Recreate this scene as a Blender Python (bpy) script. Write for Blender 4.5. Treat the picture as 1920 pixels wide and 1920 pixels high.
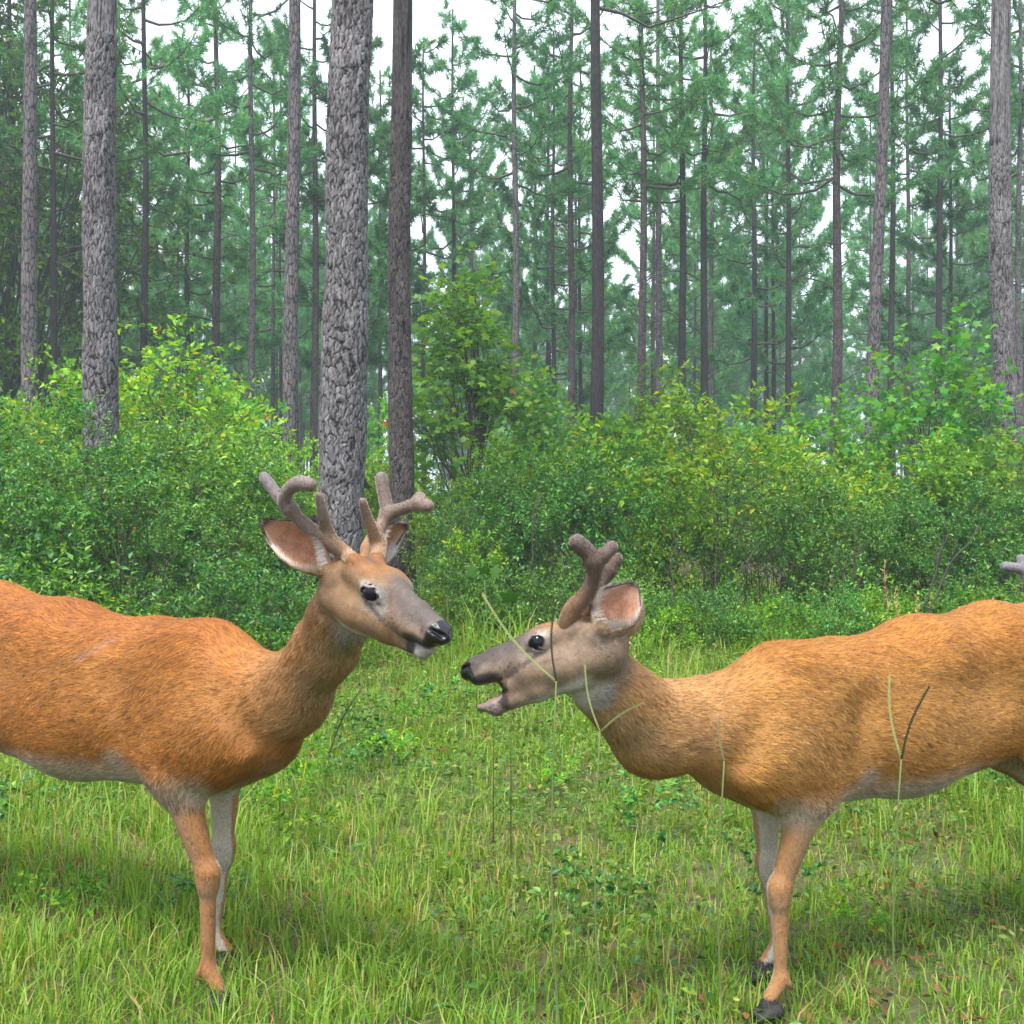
import bpy, math, random
import numpy as np
from mathutils import Vector, Matrix

random.seed(7)
rng = np.random.default_rng(7)
R = math.radians
for o in list(bpy.data.objects):
    bpy.data.objects.remove(o)
scene = bpy.context.scene
COL = scene.collection

# ---------------------------------------------------------------- camera, world, sun, exposure
F_PX = 1900.0            # focal length in photograph pixels (1920 wide)
CAM_H = 1.12
cam_d = bpy.data.cameras.new('camera')
cam_d.sensor_width = 36.0
cam_d.lens = 36.0 * F_PX / 1920.0
cam_d.clip_start = 0.05
cam_d.clip_end = 900.0
cam = bpy.data.objects.new('camera', cam_d)
cam.location = (0, 0, CAM_H)
cam.rotation_euler = (R(90), 0, 0)
COL.objects.link(cam)
scene.camera = cam

SUN_EL, SUN_AZ = R(64), R(205)     # azimuth measured from +Y towards +X
world = bpy.data.worlds.new('World')
scene.world = world
world.use_nodes = True
wn = world.node_tree
wn.nodes.clear()
w_out = wn.nodes.new('ShaderNodeOutputWorld')
w_bg = wn.nodes.new('ShaderNodeBackground')
w_sky = wn.nodes.new('ShaderNodeTexSky')
w_sky.sky_type = 'NISHITA'
w_sky.sun_disc = False
w_sky.sun_elevation = SUN_EL
w_sky.sun_rotation = SUN_AZ
w_sky.air_density = 1.0
w_sky.dust_density = 3.0
w_mix = wn.nodes.new('ShaderNodeMixRGB')
w_mix.inputs[0].default_value = 0.62                    # high thin cloud over the blue
w_mix.inputs[2].default_value = (11.0, 11.6, 12.6, 1)
w_bg.inputs['Strength'].default_value = 0.115
wn.links.new(w_sky.outputs[0], w_mix.inputs[1])
wn.links.new(w_mix.outputs[0], w_bg.inputs['Color'])
wn.links.new(w_bg.outputs[0], w_out.inputs['Surface'])

sun_d = bpy.data.lights.new('sun', 'SUN')
sun_d.energy = 3.4
sun_d.angle = R(14)
sun_d.color = (1.0, 0.95, 0.87)
sun = bpy.data.objects.new('sun', sun_d)
sun_dir = Vector((math.sin(SUN_AZ) * math.cos(SUN_EL), math.cos(SUN_AZ) * math.cos(SUN_EL), math.sin(SUN_EL)))
sun.rotation_euler = (-sun_dir).to_track_quat('-Z', 'Y').to_euler()
sun.location = (0, 0, 30)
COL.objects.link(sun)

scene.view_settings.view_transform = 'Standard'
scene.view_settings.look = 'None'
scene.view_settings.exposure = 1.0
scene.view_settings.gamma = 1.0
scene.view_settings.use_curve_mapping = False
scene.cycles.max_bounces = 6
scene.cycles.diffuse_bounces = 3
scene.cycles.transmission_bounces = 3
scene.cycles.volume_bounces = 0
scene.cycles.caustics_reflective = False
scene.cycles.caustics_refractive = False

# ---------------------------------------------------------------- helpers
def at(px, py, D):
    """a point of the place seen at photograph pixel (px, py), D metres ahead"""
    return np.array([(px - 960) / F_PX * D, D, CAM_H - (py - 960) / F_PX * D])

def vnoise(P, scale, seed=0):
    """smooth 3-D value noise in 0..1"""
    P = np.asarray(P, float) * scale + 1000.0 + seed * 17.3
    i = np.floor(P).astype(np.int64); f = P - i; f = f * f * (3 - 2 * f)
    def hsh(a):
        h = (a[..., 0] * 374761393 + a[..., 1] * 668265263 + a[..., 2] * 2147483647 + seed * 974711) & 0xffffffff
        h = ((h ^ (h >> 13)) * 1274126177) & 0xffffffff
        return ((h ^ (h >> 16)) & 0xffff) / 65535.0
    o = 0
    for dx in (0, 1):
        for dy in (0, 1):
            for dz in (0, 1):
                w = (f[..., 0] if dx else 1 - f[..., 0]) * (f[..., 1] if dy else 1 - f[..., 1]) * (f[..., 2] if dz else 1 - f[..., 2])
                o = o + w * hsh(i + np.array([dx, dy, dz]))
    return o

def new_mesh(name, V, tris=None, quads=None, mat=None, smooth=False, attrs=None, normals=None):
    me = bpy.data.meshes.new(name)
    V = np.asarray(V, dtype=np.float32)
    me.vertices.add(len(V))
    me.vertices.foreach_set('co', V.ravel())
    loops, sizes = [], []
    if quads is not None and len(quads):
        q = np.asarray(quads, dtype=np.int32)
        loops.append(q.ravel()); sizes.append(np.full(len(q), 4, dtype=np.int32))
    if tris is not None and len(tris):
        t = np.asarray(tris, dtype=np.int32)
        loops.append(t.ravel()); sizes.append(np.full(len(t), 3, dtype=np.int32))
    L = np.concatenate(loops); S = np.concatenate(sizes)
    me.loops.add(len(L)); me.loops.foreach_set('vertex_index', L)
    me.polygons.add(len(S))
    st = np.concatenate([[0], np.cumsum(S)[:-1]]).astype(np.int32)
    me.polygons.foreach_set('loop_start', st)
    if smooth:
        me.polygons.foreach_set('use_smooth', np.ones(len(S), dtype=bool))
    me.update(calc_edges=True)
    if attrs:
        for k, a in attrs.items():
            a = np.asarray(a, dtype=np.float32)
            if a.ndim == 1:
                at_ = me.attributes.new(k, 'FLOAT', 'POINT'); at_.data.foreach_set('value', a)
            else:
                c = np.ones((len(a), 4), dtype=np.float32); c[:, :3] = a
                at_ = me.attributes.new(k, 'FLOAT_COLOR', 'POINT'); at_.data.foreach_set('color', c.ravel())
    if mat:
        me.materials.append(mat)
    me.validate()
    if normals is not None:
        me.normals_split_custom_set_from_vertices(np.asarray(normals, dtype=np.float32).tolist())
    return me

def link(name, data, parent=None, loc=None, rotz=None, scale=None):
    o = bpy.data.objects.new(name, data)
    COL.objects.link(o)
    if parent: o.parent = parent
    if loc is not None: o.location = loc
    if rotz is not None: o.rotation_euler = (0, 0, rotz)
    if scale is not None: o.scale = scale if hasattr(scale, '__len__') else (scale,) * 3
    return o

def tag(o, label=None, cat=None, group=None, kind=None):
    if label: o['label'] = label
    if cat: o['category'] = cat
    if group: o['group'] = group
    if kind: o['kind'] = kind
    return o

def norm(a):
    a = np.asarray(a, dtype=float)
    return a / np.maximum(np.linalg.norm(a, axis=-1, keepdims=True), 1e-9)

def tubes(paths, radii, sides=6, cap=True):
    """many tapered tubes: paths list of (n,3), radii list of (n,) -> verts, tris, quads"""
    V, T, Q = [], [], []
    base = 0
    ang = np.arange(sides) * 2 * np.pi / sides
    for P, r in zip(paths, radii):
        P = np.asarray(P, float); n = len(P)
        t = norm(np.gradient(P, axis=0))
        ref = np.array([0.31, 0.95, 0.05]) if abs(t[0][1]) < 0.8 else np.array([1.0, 0.1, 0])
        a = norm(np.cross(t, ref)); b = np.cross(t, a)
        ring = P[:, None, :] + r[:, None, None] * (np.cos(ang)[None, :, None] * a[:, None, :] + np.sin(ang)[None, :, None] * b[:, None, :])
        V.append(ring.reshape(-1, 3))
        i = np.arange(n - 1)[:, None] * sides + np.arange(sides)[None, :]
        j = np.arange(n - 1)[:, None] * sides + (np.arange(sides) + 1)[None, :] % sides
        Q.append(np.stack([i, j, j + sides, i + sides], -1).reshape(-1, 4) + base)
        nb = n * sides
        if cap:
            V.append(P[-1:] + t[-1:] * r[-1]); V.append(P[:1])
            k = np.arange(sides)
            T.append(np.stack([(n - 1) * sides + k, (n - 1) * sides + (k + 1) % sides, np.full(sides, nb)], -1) + base)
            T.append(np.stack([(k + 1) % sides, k, np.full(sides, nb + 1)], -1) + base)
            nb += 2
        base += nb
    return np.concatenate(V), (np.concatenate(T) if T else None), np.concatenate(Q)

def leaves(C, Dv, Nv, L, W, fold=0.25):
    """folded diamond leaves; C base points, Dv direction, Nv normal"""
    Dv = norm(Dv); S = norm(np.cross(Dv, Nv)); Nn = np.cross(S, Dv)
    L = np.asarray(L)[:, None]; W = np.asarray(W)[:, None]
    tip = C + Dv * L - Nn * L * 0.12
    l = C + Dv * L * 0.42 + S * W * 0.5 + Nn * W * fold
    r = C + Dv * L * 0.42 - S * W * 0.5 + Nn * W * fold
    n = len(C)
    V = np.stack([C, r, tip, l], 1).reshape(-1, 3)
    k = np.arange(n)[:, None] * 4
    T = np.concatenate([k + np.array([[0, 1, 2]]), k + np.array([[0, 2, 3]])])
    return V, T

def star_leaves(C, Dv, Nv, L):
    """five-lobed leaves"""
    Dv = norm(Dv); S = norm(np.cross(Dv, Nv)); Nn = np.cross(S, Dv)
    n = len(C)
    ang = np.array([180, 118, 88, 62, 32, 18, 0, -18, -32, -62, -88, -118]) * np.pi / 180
    rad = np.array([0.12, 0.44, 0.30, 0.56, 0.33, 0.34, 0.62, 0.34, 0.33, 0.56, 0.30, 0.44])
    rad[5] = rad[7] = 0.38
    L = np.asarray(L)[:, None, None]
    cen = C[:, None, :] + Dv[:, None, :] * L * 0.4
    rim = cen + L * rad[None, :, None] * (np.cos(ang)[None, :, None] * Dv[:, None, :] + np.sin(ang)[None, :, None] * S[:, None, :]) \
        - L * (rad[None, :, None] ** 2) * 0.35 * Nn[:, None, :]
    V = np.concatenate([cen, rim], 1).reshape(-1, 3)
    k = np.arange(n)[:, None, None] * 13
    i = np.arange(12)
    tri = np.stack([np.zeros(12, int), 1 + i, 1 + (i + 1) % 12], -1)[None]
    return V, (k + tri).reshape(-1, 3)

def merge(parts):
    Vs, Ts, Qs, off = [], [], [], 0
    for V, T, Q in parts:
        Vs.append(V)
        if T is not None and len(T): Ts.append(np.asarray(T) + off)
        if Q is not None and len(Q): Qs.append(np.asarray(Q) + off)
        off += len(V)
    return np.concatenate(Vs), (np.concatenate(Ts) if Ts else None), (np.concatenate(Qs) if Qs else None)

# ---------------------------------------------------------------- materials
def mat_new(name):
    m = bpy.data.materials.new(name); m.use_nodes = True
    nt = m.node_tree; nt.nodes.clear()
    out = nt.nodes.new('ShaderNodeOutputMaterial')
    b = nt.nodes.new('ShaderNodeBsdfPrincipled')
    nt.links.new(b.outputs[0], out.inputs['Surface'])
    return m, nt, b, out

def ramp(nt, fac, stops):
    r = nt.nodes.new('ShaderNodeValToRGB')
    el = r.color_ramp.elements
    el[0].position, el[0].color = stops[0][0], (*stops[0][1], 1)
    el[1].position, el[1].color = stops[-1][0], (*stops[-1][1], 1)
    for p, c in stops[1:-1]:
        e = el.new(p); e.color = (*c, 1)
    nt.links.new(fac, r.inputs[0])
    return r.outputs[0]

def mixc(nt, fac, a, b, mode='MIX'):
    m = nt.nodes.new('ShaderNodeMixRGB'); m.blend_type = mode
    for inp, v in zip(m.inputs, (fac, a, b)):
        if isinstance(v, (int, float)): inp.default_value = v
        elif isinstance(v, tuple): inp.default_value = (*v, 1)
        else: nt.links.new(v, inp)
    return m.outputs[0]

def leaf_mat(name, stops, rough=0.5, trans=0.35, spec=0.22, obj_var=0.32):
    m, nt, b, out = mat_new(name)
    geo = nt.nodes.new('ShaderNodeNewGeometry')
    oi = nt.nodes.new('ShaderNodeObjectInfo')
    col = ramp(nt, geo.outputs['Random Per Island'], stops)
    hsv = nt.nodes.new('ShaderNodeHueSaturation')
    mr = nt.nodes.new('ShaderNodeMapRange'); mr.inputs[3].default_value = 0.5 - 0.05 * obj_var; mr.inputs[4].default_value = 0.5 + 0.05 * obj_var
    mv = nt.nodes.new('ShaderNodeMapRange'); mv.inputs[3].default_value = 1 - obj_var; mv.inputs[4].default_value = 1 + obj_var
    nt.links.new(oi.outputs['Random'], mr.inputs[0])
    mm = nt.nodes.new('ShaderNodeMath'); mm.operation = 'FRACT'
    m7 = nt.nodes.new('ShaderNodeMath'); m7.operation = 'MULTIPLY'; m7.inputs[1].default_value = 7.31
    nt.links.new(oi.outputs['Random'], m7.inputs[0]); nt.links.new(m7.outputs[0], mm.inputs[0])
    nt.links.new(mm.outputs[0], mv.inputs[0])
    nt.links.new(mr.outputs[0], hsv.inputs['Hue']); nt.links.new(mv.outputs[0], hsv.inputs['Value'])
    nt.links.new(col, hsv.inputs['Color'])
    nt.links.new(hsv.outputs[0], b.inputs['Base Color'])
    b.inputs['Roughness'].default_value = rough
    b.inputs['Specular IOR Level'].default_value = spec
    tr = nt.nodes.new('ShaderNodeBsdfTranslucent')
    tc = mixc(nt, 1.0, hsv.outputs[0], (1.5, 1.45, 0.45), 'MULTIPLY')
    nt.links.new(tc, tr.inputs['Color'])
    mx = nt.nodes.new('ShaderNodeMixShader'); mx.inputs[0].default_value = trans
    nt.links.new(b.outputs[0], mx.inputs[1]); nt.links.new(tr.outputs[0], mx.inputs[2])
    nt.links.new(mx.outputs[0], out.inputs['Surface'])
    return m

M_LEAF_A = leaf_mat('small_leaf', [(0, (0.018, 0.085, 0.025)), (0.5, (0.055, 0.19, 0.035)), (0.85, (0.10, 0.27, 0.035)), (1, (0.24, 0.35, 0.04))], rough=0.38, trans=0.28, spec=0.35)
M_LEAF_B = leaf_mat('bright_leaf', [(0, (0.05, 0.18, 0.025)), (0.5, (0.12, 0.30, 0.025)), (0.9, (0.25, 0.42, 0.025)), (1, (0.38, 0.37, 0.03))], rough=0.42, trans=0.38)
M_LEAF_S = leaf_mat('lobed_leaf', [(0, (0.06, 0.22, 0.05)), (0.6, (0.12, 0.34, 0.045)), (1, (0.24, 0.42, 0.03))], rough=0.4, trans=0.4)
M_LEAF_D = leaf_mat('dark_leaf', [(0, (0.028, 0.09, 0.02)), (0.6, (0.05, 0.16, 0.025)), (1, (0.15, 0.29, 0.02))], rough=0.4, trans=0.35)
M_NEEDLE = leaf_mat('pine_needle', [(0, (0.05, 0.21, 0.10)), (0.6, (0.09, 0.32, 0.125)), (0.93, (0.16, 0.35, 0.09)), (1, (0.26, 0.22, 0.06))], rough=0.5, trans=0.3)
M_GRASS = leaf_mat('grass_blade', [(0, (0.09, 0.20, 0.03)), (0.5, (0.17, 0.32, 0.035)), (0.82, (0.25, 0.39, 0.05)), (0.93, (0.42, 0.40, 0.16)), (1, (0.42, 0.25, 0.11))], rough=0.45, trans=0.4, obj_var=0.0)
M_COVER = leaf_mat('cover_leaf', [(0, (0.07, 0.17, 0.03)), (0.7, (0.15, 0.27, 0.045)), (0.95, (0.27, 0.34, 0.06)), (1, (0.36, 0.25, 0.08))], trans=0.3)
M_LITTER = leaf_mat('fallen_leaf', [(0, (0.14, 0.07, 0.03)), (0.7, (0.26, 0.14, 0.06)), (1, (0.36, 0.15, 0.05))], rough=0.7, trans=0.15)
M_RUST = leaf_mat('rusty_leaf', [(0, (0.30, 0.08, 0.02)), (1, (0.42, 0.15, 0.03))], rough=0.5, trans=0.3)

def bark_mat(name, light, dark, scale=1.0, bump=0.6, char=0.6, near=False):
    m, nt, b, out = mat_new(name)
    tc = nt.nodes.new('ShaderNodeTexCoord')
    mp = nt.nodes.new('ShaderNodeMapping'); mp.inputs['Scale'].default_value = (24 * scale, 24 * scale, 7 * scale)
    nt.links.new(tc.outputs['Object'], mp.inputs[0])
    ns = nt.nodes.new('ShaderNodeTexNoise'); ns.inputs['Scale'].default_value = 1.3; ns.inputs['Detail'].default_value = 4
    nt.links.new(mp.outputs[0], ns.inputs['Vector'])
    add = nt.nodes.new('ShaderNodeMixRGB'); add.blend_type = 'ADD'; add.inputs[0].default_value = 0.9
    nt.links.new(mp.outputs[0], add.inputs[1]); nt.links.new(ns.outputs['Color'], add.inputs[2])
    vo = nt.nodes.new('ShaderNodeTexVoronoi'); vo.feature = 'DISTANCE_TO_EDGE'; vo.inputs['Scale'].default_value = 1.0
    nt.links.new(add.outputs[0], vo.inputs['Vector'])
    vc = nt.nodes.new('ShaderNodeTexVoronoi'); vc.inputs['Scale'].default_value = 1.0
    nt.links.new(add.outputs[0], vc.inputs['Vector'])
    n2 = nt.nodes.new('ShaderNodeTexNoise'); n2.inputs['Scale'].default_value = 60; n2.inputs['Detail'].default_value = 6
    nt.links.new(tc.outputs['Object'], n2.inputs['Vector'])
    n3 = nt.nodes.new('ShaderNodeTexNoise'); n3.inputs['Scale'].default_value = 3.0; n3.inputs['Detail'].default_value = 3
    nt.links.new(tc.outputs['Object'], n3.inputs['Vector'])
    plate = ramp(nt, n2.outputs[0], [(0.3, tuple(0.6 * c for c in light)), (0.55, light), (0.75, tuple(1.35 * c for c in light))])
    sep = nt.nodes.new('ShaderNodeSeparateColor'); nt.links.new(vc.outputs['Color'], sep.inputs[0])
    warm = mixc(nt, sep.outputs[0], plate, (light[0] * 1.02, light[1] * 0.86, light[2] * 0.82))
    tone = mixc(nt, 0.5, warm, ramp(nt, n3.outputs[0], [(0.35, (0.5, 0.5, 0.55)), (0.65, (1.25, 1.25, 1.25))]), 'MULTIPLY')
    crack = ramp(nt, vo.outputs['Distance'], [(0.02, (0, 0, 0)), (0.14, (1, 1, 1))])
    col = mixc(nt, crack, dark, tone)
    if near:
        ea = nt.nodes.new('ShaderNodeAttribute'); ea.attribute_name = 'edge'
        pa = nt.nodes.new('ShaderNodeAttribute'); pa.attribute_name = 'plate'
        crack = ramp(nt, ea.outputs['Fac'], [(0.08, (0, 0, 0)), (0.5, (1, 1, 1))])
        sc_ = nt.nodes.new('ShaderNodeMapping'); sc_.inputs['Scale'].default_value = (60, 60, 14); nt.links.new(tc.outputs['Object'], sc_.inputs[0])
        n4 = nt.nodes.new('ShaderNodeTexNoise'); n4.inputs['Scale'].default_value = 1.0; n4.inputs['Detail'].default_value = 6; nt.links.new(sc_.outputs[0], n4.inputs['Vector'])
        tone = mixc(nt, 1.0, mixc(nt, pa.outputs['Fac'], tuple(0.72 * c for c in light), tuple(1.2 * c for c in light)), ramp(nt, n4.outputs[0], [(0.35, (0.35, 0.33, 0.33)), (0.55, (1, 1, 1)), (0.7, (1.35, 1.3, 1.3))]), 'MULTIPLY')
        tone = mixc(nt, 0.5, tone, ramp(nt, n3.outputs[0], [(0.35, (0.55, 0.52, 0.52)), (0.65, (1.2, 1.2, 1.25))]), 'MULTIPLY')
        col = mixc(nt, crack, dark, tone)
    sx = nt.nodes.new('ShaderNodeSeparateXYZ'); nt.links.new(tc.outputs['Object'], sx.inputs[0])
    ch = nt.nodes.new('ShaderNodeMapRange'); ch.inputs[1].default_value = 0.25; ch.inputs[2].default_value = 0.9; ch.inputs[3].default_value = char; ch.inputs[4].default_value = 0
    nt.links.new(sx.outputs['Z'], ch.inputs[0])
    col = mixc(nt, ch.outputs[0], col, (0.018, 0.016, 0.016))          # old scorch marks at the foot
    nt.links.new(col, b.inputs['Base Color'])
    b.inputs['Roughness'].default_value = 0.9
    b.inputs['Specular IOR Level'].default_value = 0.2
    bm = nt.nodes.new('ShaderNodeBump'); bm.inputs['Strength'].default_value = bump; bm.inputs['Distance'].default_value = 0.012
    hh = mixc(nt, 0.35, crack, n2.outputs[0])
    nt.links.new(hh, bm.inputs['Height']); nt.links.new(bm.outputs[0], b.inputs['Normal'])
    return m

M_BARK_NEAR = bark_mat('flaky_grey_bark', (0.165, 0.155, 0.162), (0.014, 0.012, 0.013), near=True)
M_BARK_NEAR_B = bark_mat('flaky_brown_bark', (0.088, 0.074, 0.074), (0.009, 0.008, 0.008), near=True)
M_BARK = bark_mat('grey_pine_bark', (0.155, 0.147, 0.158), (0.022, 0.018, 0.020))
M_BARK_BROWN = bark_mat('brown_pine_bark', (0.105, 0.085, 0.092), (0.02, 0.015, 0.016))
M_BARK_DARK = bark_mat('dark_pine_bark', (0.05, 0.044, 0.05), (0.018, 0.016, 0.018))
M_TWIG, _nt, _b, _o = mat_new('twig_bark')
_b.inputs['Base Color'].default_value = (0.055, 0.042, 0.036, 1); _b.inputs['Roughness'].default_value = 0.85
M_STEM, _nt, _b, _o = mat_new('green_stem')
_b.inputs['Base Color'].default_value = (0.12, 0.17, 0.05, 1); _b.inputs['Roughness'].default_value = 0.6

# ground
M_GROUND, nt, b, _o = mat_new('forest_floor')
tc = nt.nodes.new('ShaderNodeTexCoord')
n1 = nt.nodes.new('ShaderNodeTexNoise'); n1.inputs['Scale'].default_value = 1.6; n1.inputs['Detail'].default_value = 8
n2 = nt.nodes.new('ShaderNodeTexNoise'); n2.inputs['Scale'].default_value = 28; n2.inputs['Detail'].default_value = 5
nt.links.new(tc.outputs['Object'], n1.inputs['Vector']); nt.links.new(tc.outputs['Object'], n2.inputs['Vector'])
c1 = ramp(nt, n2.outputs[0], [(0.3, (0.03, 0.022, 0.014)), (0.5, (0.085, 0.06, 0.03)), (0.7, (0.16, 0.11, 0.055))])
c2 = ramp(nt, n2.outputs[0], [(0.3, (0.03, 0.035, 0.012)), (0.6, (0.07, 0.08, 0.025)), (0.75, (0.13, 0.12, 0.045))])
f = ramp(nt, n1.outputs[0], [(0.42, (0, 0, 0)), (0.58, (1, 1, 1))])
nt.links.new(mixc(nt, f, c1, c2), b.inputs['Base Color'])
b.inputs['Roughness'].default_value = 0.95
bm = nt.nodes.new('ShaderNodeBump'); bm.inputs['Strength'].default_value = 0.8; bm.inputs['Distance'].default_value = 0.03
nt.links.new(n2.outputs[0], bm.inputs['Height']); nt.links.new(bm.outputs[0], b.inputs['Normal'])

# ---------------------------------------------------------------- ground
def ground_h(x, y):
    return 0.025 * np.sin(x * 1.1 + 0.4) * np.cos(y * 0.9) + 0.012 * np.sin(x * 3.3 + y * 2.1)

def build_ground():
    xs = np.concatenate([np.linspace(-400, -14, 16), np.linspace(-12, 12, 97), np.linspace(14, 400, 16)])
    ys = np.concatenate([np.linspace(-300, -4, 10), np.linspace(-2, 22, 97), np.linspace(24, 500, 18)])
    X, Y = np.meshgrid(xs, ys)
    near = (np.abs(X) < 12) & (Y > -2) & (Y < 22)
    Z = np.where(near, ground_h(X, Y), 0)
    V = np.stack([X, Y, Z], -1).reshape(-1, 3)
    nx = len(xs); i = (np.arange(len(ys) - 1)[:, None] * nx + np.arange(nx - 1)[None]).ravel()
    Q = np.stack([i, i + 1, i + nx + 1, i + nx], -1)
    tag(link('ground', new_mesh('ground', V, quads=Q, mat=M_GROUND, smooth=True)), kind='structure')
build_ground()

# ---------------------------------------------------------------- pines
def trunk_mesh(name, r0, H, mat, sides=20, rings=40, plates=False, seed=0, ztop=None):
    g = np.random.default_rng(seed)
    ztop = ztop or H
    z = np.linspace(-0.15, ztop, rings)
    if plates:
        z = np.concatenate([np.linspace(-0.15, plates, int((plates + .15) / 0.011)), np.linspace(plates + .12, ztop, 40)])
    th = np.arange(sides) * 2 * np.pi / sides
    rr = r0 * (1 - 0.72 * np.clip(z, 0, None) / H) + r0 * 0.35 * np.exp(-np.clip(z, 0, None) / 0.22)
    cx = 0.03 * np.sin(z * 0.7 + seed) * np.minimum(z, 3) / 3
    cy = 0.03 * np.cos(z * 0.55 + seed * 2) * np.minimum(z, 3) / 3
    Rr = rr[:, None] * np.ones(sides)[None]
    if plates:
        # bark plates: elongated cells with deep cracks between them
        zz, tt = np.meshgrid(z, th * r0, indexing='ij')
        per = 2 * np.pi * r0
        wob = 0.010 * np.sin(zz * 23 + seed) + 0.006 * np.sin(zz * 57 + tt * 60) + 0.004 * np.sin(zz * 130 + 2)
        ny = max(6, int(per / 0.036)); hz = 0.15
        cw = per / ny
        P3 = np.stack([np.cos(tt / r0) * r0, np.sin(tt / r0) * r0, zz * 0.45], -1)
        na = vnoise(P3, 14, 1) - .5; nb_ = vnoise(P3, 14, 2) - .5; nc_ = vnoise(P3, 45, 3) - .5; nd = vnoise(P3 * [1, 1, 2.0], 110, 4) - .5; ne = vnoise(P3, 5, 6) - .5
        u = (tt + wob) / cw + .7 * na + .22 * nc_; v = zz / hz + .9 * nb_ + .25 * nc_ + .06 * nd
        d1 = np.full(zz.shape, 9.0); d2 = np.full(zz.shape, 9.0); hsel = np.zeros(zz.shape)
        nv = int(ztop / hz) + 8
        ju = g.uniform(-0.05, 1.05, (nv, ny)); jv = g.uniform(-0.1, 1.1, (nv, ny)); jh = g.uniform(0.3, 1, (nv, ny))
        iu = np.floor(u).astype(int); iv = np.floor(v).astype(int)
        for a in (-1, 0, 1):
            for b_ in (-1, 0, 1):
                ci = (iu + a) % ny; cj = (iv + b_ + 4) % nv
                du = (iu + a + ju[cj, ci]) - u; dv = (iv + b_ + jv[cj, ci]) - v
                d = np.sqrt(du ** 2 + dv ** 2)
                nearer = d < d1
                d2 = np.where(nearer, d1, np.minimum(d2, d))
                hsel = np.where(nearer, jh[cj, ci], hsel)
                d1 = np.where(nearer, d, d1)
        edge = np.clip((d2 - d1) / 0.30, 0, 1)
        E_ = edge * (0.75 + 0.25 * hsel); H_ = hsel
        fine = 0.0015 * g.standard_normal(zz.shape)
        fade = np.where(z < plates, 1, 0)[:, None]
        E_ = np.clip(E_ + .35 * nd + .1 * nc_, 0, 1); Rr = Rr + ((edge ** 0.6 - 0.6) * 0.009 * (0.35 + 0.8 * hsel) + fine * .4 + .004 * nd + .004 * nc_ + .022 * ne) * fade
    X = cx[:, None] + Rr * np.cos(th)[None]; Y = cy[:, None] + Rr * np.sin(th)[None]
    V = np.stack([X, Y, np.broadcast_to(z[:, None], X.shape)], -1).reshape(-1, 3)
    n = len(z)
    i = np.arange(n - 1)[:, None] * sides + np.arange(sides)[None]
    j = np.arange(n - 1)[:, None] * sides + (np.arange(sides)[None] + 1) % sides
    Q = np.stack([i, j, j + sides, i + sides], -1).reshape(-1, 4)
    return new_mesh(name, V, quads=Q, mat=mat, smooth=True, attrs={'edge': E_.ravel(), 'plate': H_.ravel()} if plates else None)

def pine_crown(name, z0, z1, Lmax, nb, tufts, needles, nw, nl, seed, dead=6):
    g = np.random.default_rng(seed)
    paths, radii, tc, td = [], [], [], []
    for k in range(nb):
        q = (k + g.uniform(0, 1)) / nb
        z = z0 + (z1 - z0) * q ** 0.92
        az = k * 2.4 + g.uniform(-0.5, 0.5)
        L = Lmax * (1 - q) ** 0.55 * g.uniform(0.65, 1.1) + 0.35
        rise = g.uniform(0.15, 0.5) + q * 0.35
        t = np.linspace(0, 1, 7)
        P = np.stack([np.cos(az) * L * t, np.sin(az) * L * t, z + L * rise * t ** 1.3 - 0.14 * L * np.sin(t * 3.1)], -1)
        P[1:-1] += g.normal(0, 0.04 * L / 2, (5, 3))
        paths.append(P); radii.append(np.linspace(0.018 + 0.012 * L / 2, 0.005, 7))
        m = max(3, int(tufts * L / Lmax))
        for s in range(m):
            u = g.uniform(0.35, 1.0)
            i = min(5, int(u * 6)); p = P[i] * (1 - (u * 6 - i)) + P[min(6, i + 1)] * (u * 6 - i)
            side = g.uniform(-1, 1) * 0.42 * L * (1.15 - u)
            off = np.array([-np.sin(az) * side, np.cos(az) * side, abs(side) * 0.25 + g.normal(0, 0.05)])
            e = p + off + np.array([np.cos(az), np.sin(az), 0.3]) * abs(side) * 0.5
            if s % 2 == 0:
                paths.append(np.stack([p, (p + e) / 2 + [0, 0, -0.02], e])); radii.append(np.array([0.007, 0.005, 0.004]))
            tc.append(e); td.append(norm(e - p + np.array([np.cos(az), np.sin(az), 0.5]) * 0.3))
    top = np.array([0, 0, z1]); tc.append(top); td.append(np.array([0, 0, 1.0]))
    for k in range(dead):
        z = g.uniform(z0 * 0.35, z0); az = g.uniform(0, 6.28); L = g.uniform(0.3, 1.5)
        t = np.linspace(0, 1, 5)
        P = np.stack([np.cos(az) * L * t, np.sin(az) * L * t, z + L * 0.35 * t + 0.06 * L * np.sin(5 * t)], -1)
        paths.append(P); radii.append(np.linspace(0.014, 0.004, 5))
    wood = new_mesh(name + '_wood', *(lambda r: (r[0], r[1], r[2]))(tubes(paths, radii, 4, cap=False)), mat=M_TWIG)
    tc = np.array(tc); td = np.array(td)
    C = np.repeat(tc, needles, 0); D0 = np.repeat(td, needles, 0)
    n = len(C)
    C = C + D0 * g.uniform(-0.16, 0.02, n)[:, None]
    D = norm(D0 * g.uniform(0.2, 1.0, n)[:, None] + g.normal(0, 0.55, (n, 3)))
    S = norm(np.cross(D, g.normal(0, 1, (n, 3))))
    L = g.uniform(0.6, 1.1, n)[:, None] * nl
    tip = C + D * L; tip[:, 2] -= 0.03
    V = np.stack([C - S * nw / 2, C + S * nw / 2, tip], 1).reshape(-1, 3)
    return wood, new_mesh(name + '_needles', V, tris=np.arange(3 * n).reshape(-1, 3), mat=M_NEEDLE)

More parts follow.
